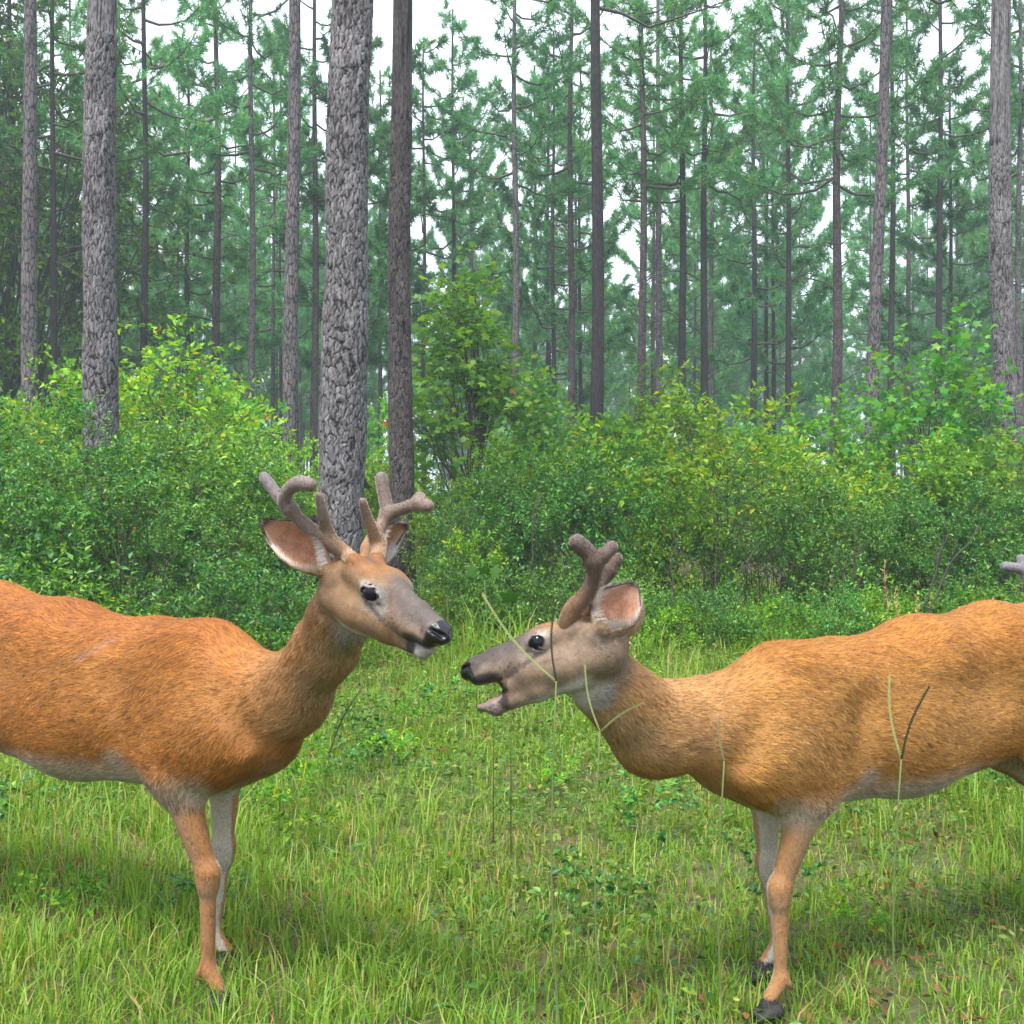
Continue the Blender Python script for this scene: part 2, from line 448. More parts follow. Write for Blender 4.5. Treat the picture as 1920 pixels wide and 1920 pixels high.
TR_NEAR = [trunk_mesh('near_trunk', 0.17, 22, M_BARK_NEAR, 180, plates=6.2, seed=1),
           trunk_mesh('near_trunk_b', 0.17, 22, M_BARK_NEAR_B, 150, plates=6.2, seed=2)]
TR_MID = {'grey': trunk_mesh('mid_trunk', 0.13, 16, M_BARK, 20, 60, seed=3),
          'brown': trunk_mesh('mid_trunk_brown', 0.13, 16, M_BARK_BROWN, 20, 60, seed=4),
          'dark': trunk_mesh('mid_trunk_dark', 0.13, 16, M_BARK_DARK, 20, 60, seed=5)}
CROWN_NEAR = pine_crown('tall_crown', 11, 21, 3.0, 26, 22, 22, 0.012, 0.2, 11, dead=0)
CROWN_MID = [pine_crown('mid_crown', 7.2 + 0.5 * i, 13 + i, 2.4, 22, 34, 24, 0.026, 0.24, 21 + i, dead=16) for i in range(3)]
CROWN_HIGH = [pine_crown('far_crown', 4.4 + 0.7 * i, 13 + i, 2.5, 28, 36, 24, 0.042, 0.28, 51 + i, dead=6) for i in range(2)]
CROWN_LOW = [pine_crown('low_crown', 2.2 + 0.8 * i, 12, 2.8, 34, 44, 24, 0.040, 0.28, 31 + i, dead=3) for i in range(3)]

TOPS = {}
def pine(px, width, D, tm, crown, label, group=None, lean=0.0, r0=0.13, zs=1.0, cs=None, X=None):
    x = (px - 960) / F_PX * D if X is None else X
    root = tag(link('pine_tree', None, loc=(x, D, 0), rotz=random.uniform(0, 6.28) if lean == 0 else 0), label, 'tree', group)
    if lean: root.rotation_euler = (0, lean, 0)
    s = (width / F_PX * D / 2) / (r0 * 0.93)
    s *= 1.0
    tr = link('trunk', tm, root); tr.scale = (s, s, zs * (TOPS.get(crown[0].name, 16) + .15) / 16 if r0 < .15 else zs)
    if crown:
        cs = cs or zs
        b_ = link('branches', crown[0], root); b_.scale = (cs, cs, zs); b_['kind'] = 'stuff'
        c_ = link('crown', crown[1], root); c_.scale = (cs, cs, zs); c_['kind'] = 'stuff'
    return root

G = TR_MID
for i in range(2): TOPS[CROWN_HIGH[i][0].name] = 13 + i
for i in range(3): TOPS[CROWN_MID[i][0].name] = 13 + i; TOPS[CROWN_LOW[i][0].name] = 12
NEAR_PINES = [
    (628, 84, 9.2, TR_NEAR[0], CROWN_NEAR, 'widest grey pine trunk with flaky bark, right behind the antlers of the left deer', 0.034),
    (187, 62, 10.8, TR_NEAR[0], CROWN_NEAR, 'thick grey pine trunk with a dark scar, rising from the thicket on the left', 0.006),
    (754, 45, 13.0, TR_NEAR[1], CROWN_NEAR, 'dark brown rough pine trunk just right of the widest trunk', -0.002),
    (1884, 42, 14.0, TR_NEAR[0], CROWN_NEAR, 'thick grey pine trunk with a brown scraped patch at the right edge', -0.006),
]
for px, w, D, tm, cr, lab, lean in NEAR_PINES:
    pine(px, w, D, tm, cr, lab, lean=lean, r0=0.17)
MID_PINES = [
    (60, 31, 18, 'grey', 'N', 'straight grey pine trunk at the left edge in front of the dark leafy tree', -0.005),
    (546, 30, 19, 'grey', 'N', 'grey pine trunk with knots, standing left of the widest trunk', 0.004),
    (1630, 25, 19, 'grey', 'N', 'pale grey pine trunk leaning slightly right, before the brightest gap of sky', 0.026),
    (1118, 26, 20, 'dark', 'N', 'smooth nearly black pine trunk in the middle of the wood', 0.001),
    (1563, 19, 24, 'brown', 0, 'reddish brown pine trunk left of the brightest gap of sky', 0.012),
    (1205, 16, 26, 'brown', 1, 'slender brown pine with a bare forked bough, right of the black trunk', 0.001),
    (1280, 15, 28, 'dark', 2, 'slender dark pine second to the right of the black trunk', 0.0015),
    (1320, 14, 28, 'dark', 0, 'slender dark pine third to the right of the black trunk', 0.001),
    (1070, 13, 29, 'brown', 1, 'slender brown pine just left of the black trunk', 0.001),
    (965, 14, 27, 'grey', 2, 'thin grey pine right of the tall sapling of lobed leaves', 0.0012),
    (850, 9, 36, 'dark', 0, 'very thin dark pine above the tall sapling of lobed leaves', 0.001),
    (471, 13, 28, 'grey', 1, 'slender pale pine midway between two grey trunks on the left', 0.001),
    (407, 16, 30, 'brown', 2, 'dark pine with a thickened lower stem above the leafy bushes on the left', 0.001),
    (272, 14, 26, 'dark', 0, 'slender dark pine right of the scarred grey trunk', 0.001),
    (334, 7, 42, 'dark', 1, 'hair thin pine between two slender dark pines on the left', 0.001),
    (590, 14, 30, 'brown', 2, 'slender pine half hidden at the left side of the widest trunk', 0.001),
    (222, 9, 34, 'dark', 1, 'thin dark pine touching the right side of the scarred grey trunk', 0.001),
    (1673, 12, 30, 'dark', 1, 'slender dark pine just right of the pale leaning trunk', 0.001),
    (1762, 12, 29, 'dark', 2, 'slender dark pine midway between the pale leaning trunk and the right edge', 0.001),
    (1702, 10, 38, 'brown', 0, 'thin reddish pine low behind the yellow topped sapling on the right', 0.001),
    (1479, 11, 31, 'dark', 0, 'slender dark pine left of the reddish brown trunk', 0.002),
    (1437, 8, 40, 'dark', 1, 'left one of two thin dark pines growing close together', 0.001),
    (1450, 8, 41, 'dark', 2, 'right one of two thin dark pines growing close together', 0.001),
    (1235, 14, 33, 'grey', 2, 'pale grey pine half lost in haze between two slender brown trunks', 0.001),
    (1335, 10, 40, 'grey', 1, 'faint grey pine close behind a dark slender trunk', 0.001),
    (1087, 8, 40, 'dark', 0, 'short thin dark pine between the black trunk and a slender brown one', 0.001),
    (1003, 9, 44, 'dark', 1, 'faint thin pine in the haze above the middle bushes', 0.001),
    (1912, 12, 26, 'grey', 0, 'thin grey pine partly behind the thick trunk at the right edge', 0.001),
    (100, 13, 22, 'dark', 1, 'dark thin trunk beside the straight grey pine at the left edge', 0.001),
    (712, 8, 42, 'dark', 2, 'thin dark pine seen between the widest trunk and the dark brown trunk', 0.001),
    (20, 16, 26, 'dark', 2, 'dark pine trunk in the shade of the leafy tree at the far left', 0.001),
    (130, 9, 36, 'dark', 0, 'thin dark pine left of the scarred grey trunk', 0.001),
]
for px, w, D, k, cr, lab, lean in MID_PINES:
    crown = CROWN_NEAR if cr == 'N' else CROWN_MID[cr]
    zs = 1.0 if cr == 'N' else min(19.5, 1.12 + 0.60 * D) / (13 + cr) * random.uniform(0.95, 1.08)
    r = pine(px, w, D, G[k], crown, lab, lean=lean, zs=zs, cs=0.95 if cr != 'N' else 1.0)
    if cr != 'N':
        r.rotation_euler = (0, lean, random.uniform(0, 6.28)) if abs(lean) < 0.005 else r.rotation_euler
        trk = [c for c in r.children if c.name.startswith('trunk')][0]; trk.scale[0] *= 1.15; trk.scale[1] *= 1.15
    else:
        [c for c in r.children if c.name.startswith('trunk')][0].scale[2] = 1.35
# deeper pines
pts = []
tries = 0
while len(pts) < 250 and tries < 9000:
    tries += 1
    D = 31 + 86 * random.random() ** 0.8
    px = random.uniform(-420, 2340)
    x = (px - 960) / F_PX * D
    if D < 110 and (abs(px - 710) < 34 or abs(px - 1600) < 28 or (abs(px - 925) < 20 and D > 45)): continue     # gaps of open sky in the photograph
    if all((x - a) ** 2 + (D - b_) ** 2 > 3.4 ** 2 for a, b_ in pts):
        pts.append((x, D))
for n, (x, D) in enumerate(pts):
    low = n % 5 < 3 and D > 38
    cr = CROWN_LOW[n % 3] if low else CROWN_HIGH[n % 2]
    zs = min(23.0, 1.12 + 0.50 * D) / (12 if low else 14) * random.uniform(0.78, 1.05)
    tint = ['dark', 'dark', 'brown', 'grey'][n % 4]
    pine(0, random.uniform(0.16, 0.27) / D * F_PX, D, G[tint], cr,
         {True: 'slim pine with low hanging boughs, fading into the haze deep in the wood',
          False: 'slim high crowned pine fading into the haze deep in the wood'}[low],
         group='low boughed pines deep in the wood' if low else 'high crowned pines deep in the wood', zs=zs, cs=random.uniform(0.95, 1.25), X=x)

# ---------------------------------------------------------------- shrubs, saplings and the leafy tree
def bush_mesh(name, H, Rx, stems, clumps, twigs, lpt, leafL, leafW, mat, seed, star=False, base=0.25, tw=0.30, updir=0.7, lob=3.0, rust=0.0, stem_r=0.012, shape='dome', wood=M_TWIG):
    g = np.random.default_rng(seed)
    ph = g.uniform(0, 6.28, 4)
    paths, radii, ends = [], [], []
    for s in range(stems):
        az = g.uniform(0, 6.28); lean = g.uniform(0.05, 0.6) * Rx
        b0 = np.array([g.normal(0, 0.10 * Rx), g.normal(0, 0.10 * Rx), -0.05])
        e = b0 + np.array([np.cos(az) * lean, np.sin(az) * lean, H * g.uniform(0.6, 0.85)])
        t = np.linspace(0, 1, 6)[:, None]
        P = b0 * (1 - t) + e * t + np.array([np.cos(az), np.sin(az), 0]) * lean * 0.25 * np.sin(t * 3.1) + g.normal(0, 0.02, (6, 3))
        paths.append(P); radii.append(np.linspace(stem_r, stem_r * 0.35, 6)); ends.append(P)
    CL = []
    for c in range(clumps):
        q = g.uniform(0, 1) ** 0.75
        z = base * H + (1 - base) * H * q
        if shape == 'dome': prof = math.sqrt(max(0.03, 1 - max(0, (q - 0.25) / 0.78) ** 2)) * (0.75 + 0.25 * min(1, q * 3))
        elif shape == 'cone': prof = (1 - q) ** 0.6 * 0.95 + 0.08
        else: prof = math.sin(math.pi * (0.12 + 0.8 * q)) ** 0.7
        az = g.uniform(0, 6.28)
        wob = 1 + 0.30 * math.sin(lob * az + ph[0] + q * 4) + 0.20 * math.sin(2 * az + ph[1] - q * 7)
        rad = Rx * prof * wob * g.uniform(0.35, 1.0) ** 0.55
        zz = z * (1 + 0.13 * math.sin(lob * az + ph[2]) + 0.06 * math.sin(5 * az + ph[3]))
        c0 = np.array([math.cos(az) * rad, math.sin(az) * rad, zz])
        CL.append((c0, az))
        P = ends[g.integers(len(ends))]
        k = min(5, max(1, int(np.clip(zz / H * 5 - 1, 1, 5))))
        p = P[k]
        if g.uniform() < 0.75:
            paths.append(np.stack([p, (p + c0) / 2 + g.normal(0, 0.03, 3), c0])); radii.append(np.array([stem_r * 0.45, stem_r * 0.3, stem_r * 0.2]))
    C, Dv, Nv = [], [], []
    for c0, az in CL:
        for k in range(twigs):
            out = np.array([math.cos(az), math.sin(az), 0]) * 0.5
            d = norm(out + np.array([0, 0, updir]) + g.normal(0, 0.55, 3))
            o = c0 + g.normal(0, tw * 0.35, 3)
            L = tw * g.uniform(0.6, 1.2)
            if twigs > 2 and k % 2 == 0:
                paths.append(np.stack([o, o + d * L])); radii.append(np.array([stem_r * 0.16, stem_r * 0.1]) + 0.0008)
            t = (np.arange(lpt) + g.uniform(0, 1, lpt)) / lpt
            a = g.uniform(0, 6.28, lpt)
            s1 = norm(np.cross(d, [0.3, 0.2, 1])); s2 = np.cross(d, s1)
            side = np.cos(a)[:, None] * s1 + np.sin(a)[:, None] * s2
            C.append(o + d * (L * t)[:, None]); ld = norm(side + d * 0.6 + np.array([0, 0, 0.05]))
            Dv.append(ld); Nv.append(norm(np.array([0, 0, 1.0]) + g.normal(0, 0.55, (lpt, 3))))
    C = np.concatenate(C); Dv = np.concatenate(Dv); Nv = np.concatenate(Nv)
    n = len(C); L = leafL * g.uniform(0.6, 1.25, n)
    ok = C[:, 2] > 0.02
    C, Dv, Nv, L = C[ok], Dv[ok], Nv[ok], L[ok]
    if star: V, T = star_leaves(C, Dv, Nv, L)
    else: V, T = leaves(C, Dv, Nv, L, L * leafW)
    lm = new_mesh(name + '_leaves', V, tris=T, mat=mat)
    if rust:
        lm.materials.append(M_RUST)
        per = 10 if False else (12 if star else 2)
        nl = len(V) // (13 if star else 4)
        pick = g.uniform(0, 1, nl) < rust
        mi = np.zeros(len(T), dtype=np.int32)
        if star: mi = np.repeat(pick, 12).astype(np.int32)
        else: mi = np.concatenate([pick, pick]).astype(np.int32)
        if len(lm.polygons) == len(mi): lm.polygons.foreach_set('material_index', mi)
    Vw, Tw, Qw = tubes(paths, radii, 4, cap=False)
    wm = new_mesh(name + '_stems', Vw, tris=Tw, quads=Qw, mat=wood)
    return wm, lm

BUSH = {
    'thicket': [bush_mesh('thicket', 2.0, 1.05, 9, 50, 10, 14, 0.058, 0.46, M_LEAF_A, 100 + i, base=0.22, tw=0.27) for i in range(3)],
    'bright': [bush_mesh('bright_bush', 2.0, 1.0, 8, 42, 9, 10, 0.078 + 0.016 * i, 0.5, M_LEAF_B, 110 + i, base=0.25, rust=0.004) for i in range(3)],
    'low': [bush_mesh('low_bush', 0.75, 0.7, 9, 42, 9, 10, 0.048, 0.42, M_LEAF_A, 120, base=0.05, tw=0.22, stem_r=0.006),
            bush_mesh('low_bright', 0.7, 0.65, 9, 40, 8, 9, 0.055, 0.45, M_LEAF_B, 121, base=0.05, tw=0.22, stem_r=0.006)],
    'sapling': [bush_mesh('sapling', 4.4, 1.2, 2, 110, 5, 7, 0.15, 1, M_LEAF_S, 130, star=True, base=0.18, tw=0.45, stem_r=0.03, shape='cone', updir=0.2, rust=0.004),
                bush_mesh('sapling_b', 3.2, 1.0, 2, 85, 5, 6, 0.14, 1, M_LEAF_S, 131, star=True, base=0.2, tw=0.4, stem_r=0.022, shape='oval', updir=0.3)],
    'yellow': [bush_mesh('yellow_sapling', 3.2, 1.1, 3, 110, 6, 8, 0.11, 0.55, M_LEAF_B, 140, base=0.25, tw=0.42, stem_r=0.02, shape='oval', updir=0.1, rust=0.006)],
    'tree': [bush_mesh('leafy_tree', 9.5, 3.0, 3, 210, 8, 9, 0.16, 0.55, M_LEAF_D, 150, base=0.12, tw=0.7, stem_r=0.08, shape='oval', updir=0.0)],
    'weed': [bush_mesh('weed', 0.32, 0.2, 5, 12, 3, 6, 0.045, 0.5, M_LEAF_B, 160, base=0.1, tw=0.09, stem_r=0.002, wood=M_STEM),
             bush_mesh('weed_b', 0.22, 0.16, 5, 10, 3, 6, 0.035, 0.6, M_LEAF_A, 161, base=0.1, tw=0.08, stem_r=0.002, wood=M_STEM)],
}
def bush(kind, v, px, D, h, label, group=None, w=1.0, cat='bush', name='shrub', X=None):
    meshes = BUSH[kind][v]
    H0 = {'thicket': 2.38, 'bright': 2.38, 'low': 0.92, 'sapling': [4.75, 3.5][v % 2], 'yellow': 3.5, 'tree': 9.6, 'weed': [0.34, 0.24][v % 2]}[kind]
    s = h / H0
    x = (px - 960) / F_PX * D if X is None else X
    if kind in ('thicket', 'bright') and px is not None: h *= random.uniform(0.80, 1.14); s = h / H0
    root = tag(link(name, None, loc=(x, D, 0), rotz=random.uniform(0, 6.28)), label, cat, group)
    sxy = s * w * (1.14 if kind in ('thicket', 'bright', 'low') else 1.0)
    for nm, me in zip(('stems', 'foliage'), meshes):
        o = link(nm, me, root); o.scale = (sxy, sxy, s); o['kind'] = 'stuff'
    return root

bush('tree', 0, 40, 28, 14.0, 'dark green broad-leaved tree filling the left edge among the pines', w=0.85, cat='tree', name='broadleaf_tree')
bush('tree', 0, -300, 21, 12.5, 'dark shady leafy tree mostly beyond the left edge', w=0.8, cat='tree', name='broadleaf_tree')
bush('tree', 0, 1835, 27, 4.6, 'dark round leafy tree beside the thick trunk at the right', w=1.0, cat='tree', name='broadleaf_tree')
bush('sapling', 0, 872, 16, 4.45, 'tallest sapling of star shaped leaves, in the middle right of the dark brown trunk', w=1.15, cat='sapling', name='sapling')
bush('yellow', 0, 318, 15, 3.55, 'yellow green sapling with layered boughs, right of the scarred grey trunk', w=1.15, cat='sapling', name='sapling')
bush('yellow', 0, 118, 16.5, 3.25, 'small yellow green sapling between the two leftmost grey trunks', w=0.7, cat='sapling', name='sapling')
bush('sapling', 1, 430, 18, 3.2, 'drooping green sapling behind the left bushes', w=1.0, cat='sapling', name='sapling')
bush('sapling', 1, 1742, 13.5, 3.3, 'yellow topped sapling of star leaves on the right, above the bushes', w=1.0, cat='sapling', name='sapling')
bush('sapling', 1, 1540, 12.8, 2.45, 'green sapling left of the pale leaning trunk', w=0.9, cat='sapling', name='sapling')
bush('yellow', 0, 1245, 17, 3.3, 'airy yellow green sapling behind the middle bushes, under a slender brown pine', w=0.9, cat='sapling', name='sapling')
bush('sapling', 0, 1010, 19, 3.4, 'dim green sapling behind the tallest sapling', w=0.9, cat='sapling', name='sapling')
bush('sapling', 1, 1165, 21, 2.9, 'dim sapling behind the black trunk', w=1.0, cat='sapling', name='sapling')
bush('sapling', 0, 1400, 24, 2.9, 'dim sapling in the haze behind the rounded yellow green bush', w=1.2, cat='sapling', name='sapling')
bush('sapling', 1, 704, 18, 2.9, 'sapling seen in the gap between the two biggest trunks', w=0.8, cat='sapling', name='sapling')
# the left thicket
PLACES = [(-30, 'just past the left edge'), (40, 'at the very left edge'), (100, 'under the leftmost grey trunk'), (160, 'between the two leftmost grey trunks'), (225, 'under the scarred grey trunk'), (300, 'just right of the scarred grey trunk'),
          (365, 'under the layered yellow green sapling'), (435, 'left of the knotted trunk'), (515, 'touching the knotted grey trunk'), (590, 'under the knotted grey trunk'), (680, 'at the foot of the widest trunk'),
          (730, 'between the two biggest trunks'), (785, 'under the dark brown trunk'), (830, 'just right of the dark brown trunk'), (885, 'under the tallest sapling'), (925, 'under the right side of the tallest sapling'), (985, 'under the thin grey pine'),
          (1045, 'left of the black trunk'), (1115, 'under the black trunk'), (1160, 'just right of the black trunk'), (1225, 'under the slender brown pine'), (1300, 'under the slender dark pines'), (1400, 'under the tallest rounded bush'),
          (1460, 'just right of the tallest rounded bush'), (1550, 'left of the reddish brown trunk'), (1590, 'under the reddish brown trunk'), (1665, 'under the pale leaning trunk'), (1720, 'just right of the pale leaning trunk'), (1780, 'under the yellow topped sapling'),
          (1850, 'under the dark round leafy tree'), (1930, 'under the thick trunk at the right edge'), (9999, 'just past the right edge')]
def place(px):
    for a, b_ in PLACES:
        if px < a: return b_
_rows = {}
for px, D, h, k, v, w in [(-60, 8.9, 2.05, 'thicket', 0, 1.0), (95, 8.7, 1.96, 'thicket', 1, 1.0), (255, 8.8, 1.90, 'thicket', 2, 1.0), (400, 8.9, 1.78, 'thicket', 0, 1.0), (500, 9.3, 1.55, 'thicket', 1, 0.8),
                         (20, 7.6, 1.45, 'thicket', 2, 0.9), (210, 7.5, 1.45, 'thicket', 0, 0.95), (385, 7.7, 1.35, 'thicket', 1, 0.95), (-160, 7.8, 1.7, 'thicket', 1, 1.0)]:
    bush(k, v, px, D, h, ('tall small leaved dark bush ' if D > 8.2 else 'middling small leaved dark bush ') + place(px), 'bushes of the left thicket', w)
for px, D, h, k, v, w in [(330, 10.6, 2.15, 'bright', 0, 1.0), (440, 10.9, 1.95, 'bright', 1, 0.9), (60, 11.0, 2.15, 'bright', 2, 1.0), (545, 11.2, 1.75, 'bright', 0, 0.7), (240, 12.0, 2.3, 'bright', 1, 1.1), (-60, 12.0, 2.3, 'bright', 0, 1.1)]:
    bush(k, v, px, D, h, 'bright yellow green bush of the back row, ' + place(px), 'bright bushes behind the left thicket', w)
for px, D, h, k, v, w in [(470, 6.9, 0.80, 'low', 0, 1.0), (60, 6.4, 0.82, 'low', 1, 1.0), (200, 6.3, 0.62, 'low', 1, 0.9), (340, 6.6, 0.58, 'low', 0, 0.9), (560, 7.4, 0.62, 'low', 0, 0.8), (-60, 6.2, 0.95, 'low', 0, 1.1), (420, 6.3, 0.5, 'low', 1, .8)]:
    bush(k, v, px, D, h, ('low leafy bush ' if D > 6.35 else 'lowest leafy bush, nearest the deer, ') + place(px), 'low bushes before the left thicket', w)
# the middle
for px, D, h, k, v, w in [(712, 14.5, 1.9, 'bright', 2, 0.6), (850, 12.2, 1.8, 'bright', 0, 0.8), (895, 10.6, 1.55, 'thicket', 1, 0.8), (960, 12.5, 1.9, 'bright', 1, 0.9), (856, 9.8, 1.30, 'thicket', 2, 0.7), (1010, 10.2, 1.68, 'thicket', 0, 0.9), (880, 9.5, 1.1, 'bright', 2, .8)]:
    bush(k, v, px, D, h, ('yellow green bush of the middle, ' if k == 'bright' else 'grey green small leaved bush ') + place(px), 'bushes between the deer heads', w)
for px, D, h, k, v, w in [(700, 8.6, 0.5, 'low', 0, 0.8), (790, 8.7, 0.55, 'low', 1, 0.8), (870, 8.8, 0.72, 'low', 0, 0.8), (950, 8.6, 0.6, 'low', 1, 0.9), (1040, 8.7, 0.7, 'low', 0, 0.9), (640, 8.3, .55, 'low', 1, .8)]:
    bush(k, v, px, D, h, 'low weedy bush at the edge of the grass, ' + place(px), 'low bushes at the far edge of the grass', w)
# the right
bush('bright', 0, 1362, 10.3, 2.28, 'tallest rounded yellow green bush, right of the middle behind the deer', w=1.0)
for px, D, h, k, v, w in [(1110, 9.9, 1.72, 'thicket', 1, 0.95), (1220, 9.6, 1.55, 'thicket', 2, 0.9), (1290, 9.2, 1.50, 'bright', 1, 0.7), (1440, 9.3, 1.60, 'thicket', 0, 0.9), (1540, 9.4, 1.48, 'thicket', 1, 0.95),
                         (1650, 9.2, 1.42, 'thicket', 2, 0.95), (1760, 9.2, 1.45, 'thicket', 0, 0.95), (1870, 9.0, 1.45, 'thicket', 1, 0.95), (1980, 8.9, 1.5, 'thicket', 2, 1.0)]:
    bush(k, v, px, D, h, 'hedge bush with bare stems ' + place(px), 'bushes behind the right deer', w)
for px, D, h, k, v, w in [(1120, 12.5, 2.0, 'bright', 2, 1.0), (1230, 12.2, 2.1, 'bright', 0, 0.9), (1480, 12.0, 1.85, 'bright', 2, 0.9), (1600, 12.0, 1.75, 'bright', 0, 0.9), (1700, 11.6, 1.9, 'bright', 1, 0.9), (1830, 11.6, 1.95, 'bright', 2, 0.9), (1960, 11.4, 2.0, 'bright', 0, 1.0)]:
    bush(k, v, px, D, h, 'yellow green bush of the second row, ' + place(px), 'bright bushes behind the right deer', w)
for px, D, h, k, v, w in [(1230, 8.0, 0.5, 'low', 1, 1.0), (1330, 7.9, 0.55, 'low', 0, 0.9), (1440, 7.8, 0.52, 'low', 1, 0.9), (1560, 7.6, 0.55, 'low', 0, 0.9), (1680, 7.6, 0.62, 'low', 1, 0.9), (1800, 7.4, 0.60, 'low', 0, 1.0), (1900, 7.2, 0.7, 'low', 1, 1.0), (1150, 8.3, 0.6, 'low', 0, 1.0)]:
    bush(k, v, px, D, h, 'low leafy bush just behind the right deer, ' + place(px), 'low bushes behind the right deer', w)
# undergrowth farther in
n = 0
while n < 78:
    D = random.uniform(13.5, 48); px = random.uniform(-250, 2170)
    k = ['thicket', 'bright', 'bright', 'sapling'][n % 4]; v = random.randrange(2)
    h = random.uniform(1.15, 1.75) * (1 + D / 90) * (1.45 if k == 'sapling' and D > 20 else 1)
    bush(k, v, px, D, h, {'thicket': 'dark green shrub, one of many in the hazy undergrowth between the pines', 'bright': 'light green shrub, one of many in the hazy undergrowth between the pines',
                          'sapling': 'star leaved sapling, one of many in the hazy undergrowth between the pines'}[k], {'thicket': 'dark undergrowth shrubs', 'bright': 'light undergrowth shrubs', 'sapling': 'undergrowth saplings'}[k],
         w=random.uniform(1.0, 1.7), cat='sapling' if k == 'sapling' else 'bush', name='sapling' if k == 'sapling' else 'shrub')
    n += 1

# ---------------------------------------------------------------- grass
def build_grass():
    g = np.random.default_rng(5)
    def field(n, y0, y1, hgt, wid, xs=0.62, power=1.0):
        y = y0 + (y1 - y0) * g.uniform(0, 1, n) ** power
        x = g.uniform(-1, 1, n) * (y * xs + 0.5)
        # tufts: pull part of the blades towards clump centres
        nc = n // 28
        cy = y0 + (y1 - y0) * g.uniform(0, 1, nc) ** power; cx = g.uniform(-1, 1, nc) * (cy * xs + 0.5)
        ci = g.integers(0, nc, n); cl = g.uniform(0, 1, n) < 0.6
        rr = np.abs(g.normal(0, 0.05, n)); aa = g.uniform(0, 6.28, n)
        x = np.where(cl, cx[ci] + rr * np.cos(aa), x); y = np.where(cl, cy[ci] + rr * np.sin(aa), y)
        ht = hgt * g.uniform(0.45, 1.2, n) * np.where(cl, 1.2, 0.75) * (1 + 0.3 * np.sin(x * 1.7 + y * 1.1))
        base = np.stack([x, y, ground_h(x, y) - 0.01], -1)
        az = g.uniform(0, 6.28, n)
        lean = g.uniform(0.15, 0.9, n)
        hd = np.stack([np.cos(az), np.sin(az), np.zeros(n)], -1)
        S = np.stack([-np.sin(az + g.normal(0, .6, n)), np.cos(az), np.zeros(n)], -1); S = norm(S)
        w = (wid * g.uniform(0.6, 1.3, n))[:, None]
        h1 = ht[:, None]
        mid = base + hd * h1 * lean[:, None] * 0.30 + np.array([0, 0, 1]) * h1 * 0.6
        tip = base + hd * h1 * lean[:, None] * 0.95 + np.array([0, 0, 1]) * h1 * (1.0 - 0.35 * lean[:, None] ** 2)
        V = np.stack([base - S * w / 2, base + S * w / 2, mid - S * w * 0.4, mid + S * w * 0.4, tip], 1).reshape(-1, 3)
        k = np.arange(n)[:, None] * 5
        T = np.concatenate([k + np.array([[0, 1, 3]]), k + np.array([[0, 3, 2]]), k + np.array([[2, 3, 4]])])
        return V, T, None
    V, T, Q = merge([field(120000, 1.2, 5.4, 0.080, 0.0040, 0.62, 0.9), field(95000, 4.6, 9.6, 0.105, 0.0065), field(14000, 9.0, 16, 0.25, 0.014), field(9000, 7.2, 9.8, 0.30, 0.009), field(2600, 3.0, 8.0, 0.24, 0.005)])
    tag(link('grass', new_mesh('grass', V, tris=T, mat=M_GRASS)), kind='stuff')
build_grass()
def build_cover():
    """low mixed leaves of the ground cover, thicker towards the bushes, and fallen leaves"""
    g = np.random.default_rng(77)
    def patch(n, y0, y1, L, z0, z1, mat, nm, thr, seed, pw=1.0):
        y = y0 + (y1 - y0) * g.uniform(0, 1, n) ** pw; x = g.uniform(-1, 1, n) * (y * .62 + .5)
        m = vnoise(np.stack([x, y, 0 * x], -1), 1.3, seed) * .6 + vnoise(np.stack([x, y, 0 * x], -1), 5, seed) * .4
        k = m > thr; x, y, m = x[k], y[k], m[k]; n = len(x)
        z = ground_h(x, y) + (z0 + (z1 - z0) * g.uniform(0, 1, n)) * (.5 + y / 10)
        C = np.stack([x, y, z], -1); D = g.normal(0, 1, (n, 3)); D[:, 2] = np.abs(D[:, 2]) * .4
        ll = L * g.uniform(.6, 1.3, n) * (.7 + y / 14)
        V, T = leaves(C, D, np.array([0, 0, 1.0]) + g.normal(0, .5, (n, 3)), ll, ll * .5)
        tag(link(nm, new_mesh(nm, V, tris=T, mat=mat)), kind='stuff')
    patch(60000, 2.0, 10.5, .028, .02, .10, M_COVER, 'ground_cover', .50, 3, .75)
    patch(40000, 2.0, 10.5, .030, .01, .09, M_LEAF_A, 'clover_patches', .56, 9, .75)
    patch(14000, 2.0, 10.0, .034, .0, .04, M_LITTER, 'fallen_leaves', .50, 21, .8)
build_cover()
g2 = random.Random(3)
for n in range(70):
    D = g2.uniform(2.6, 8.6); px = g2.uniform(0, 1920)
    v = n % 2
    bush('weed', v, px, D, g2.uniform(0.07, 0.14) * (1 + D / 12), ['leafy yellow green weed, one of many among the grass', 'small round leaved dark weed, one of many among the grass'][v],
         ['yellow green weeds in the grass', 'dark weeds in the grass'][v], w=1.2, cat='weed', name='weed')

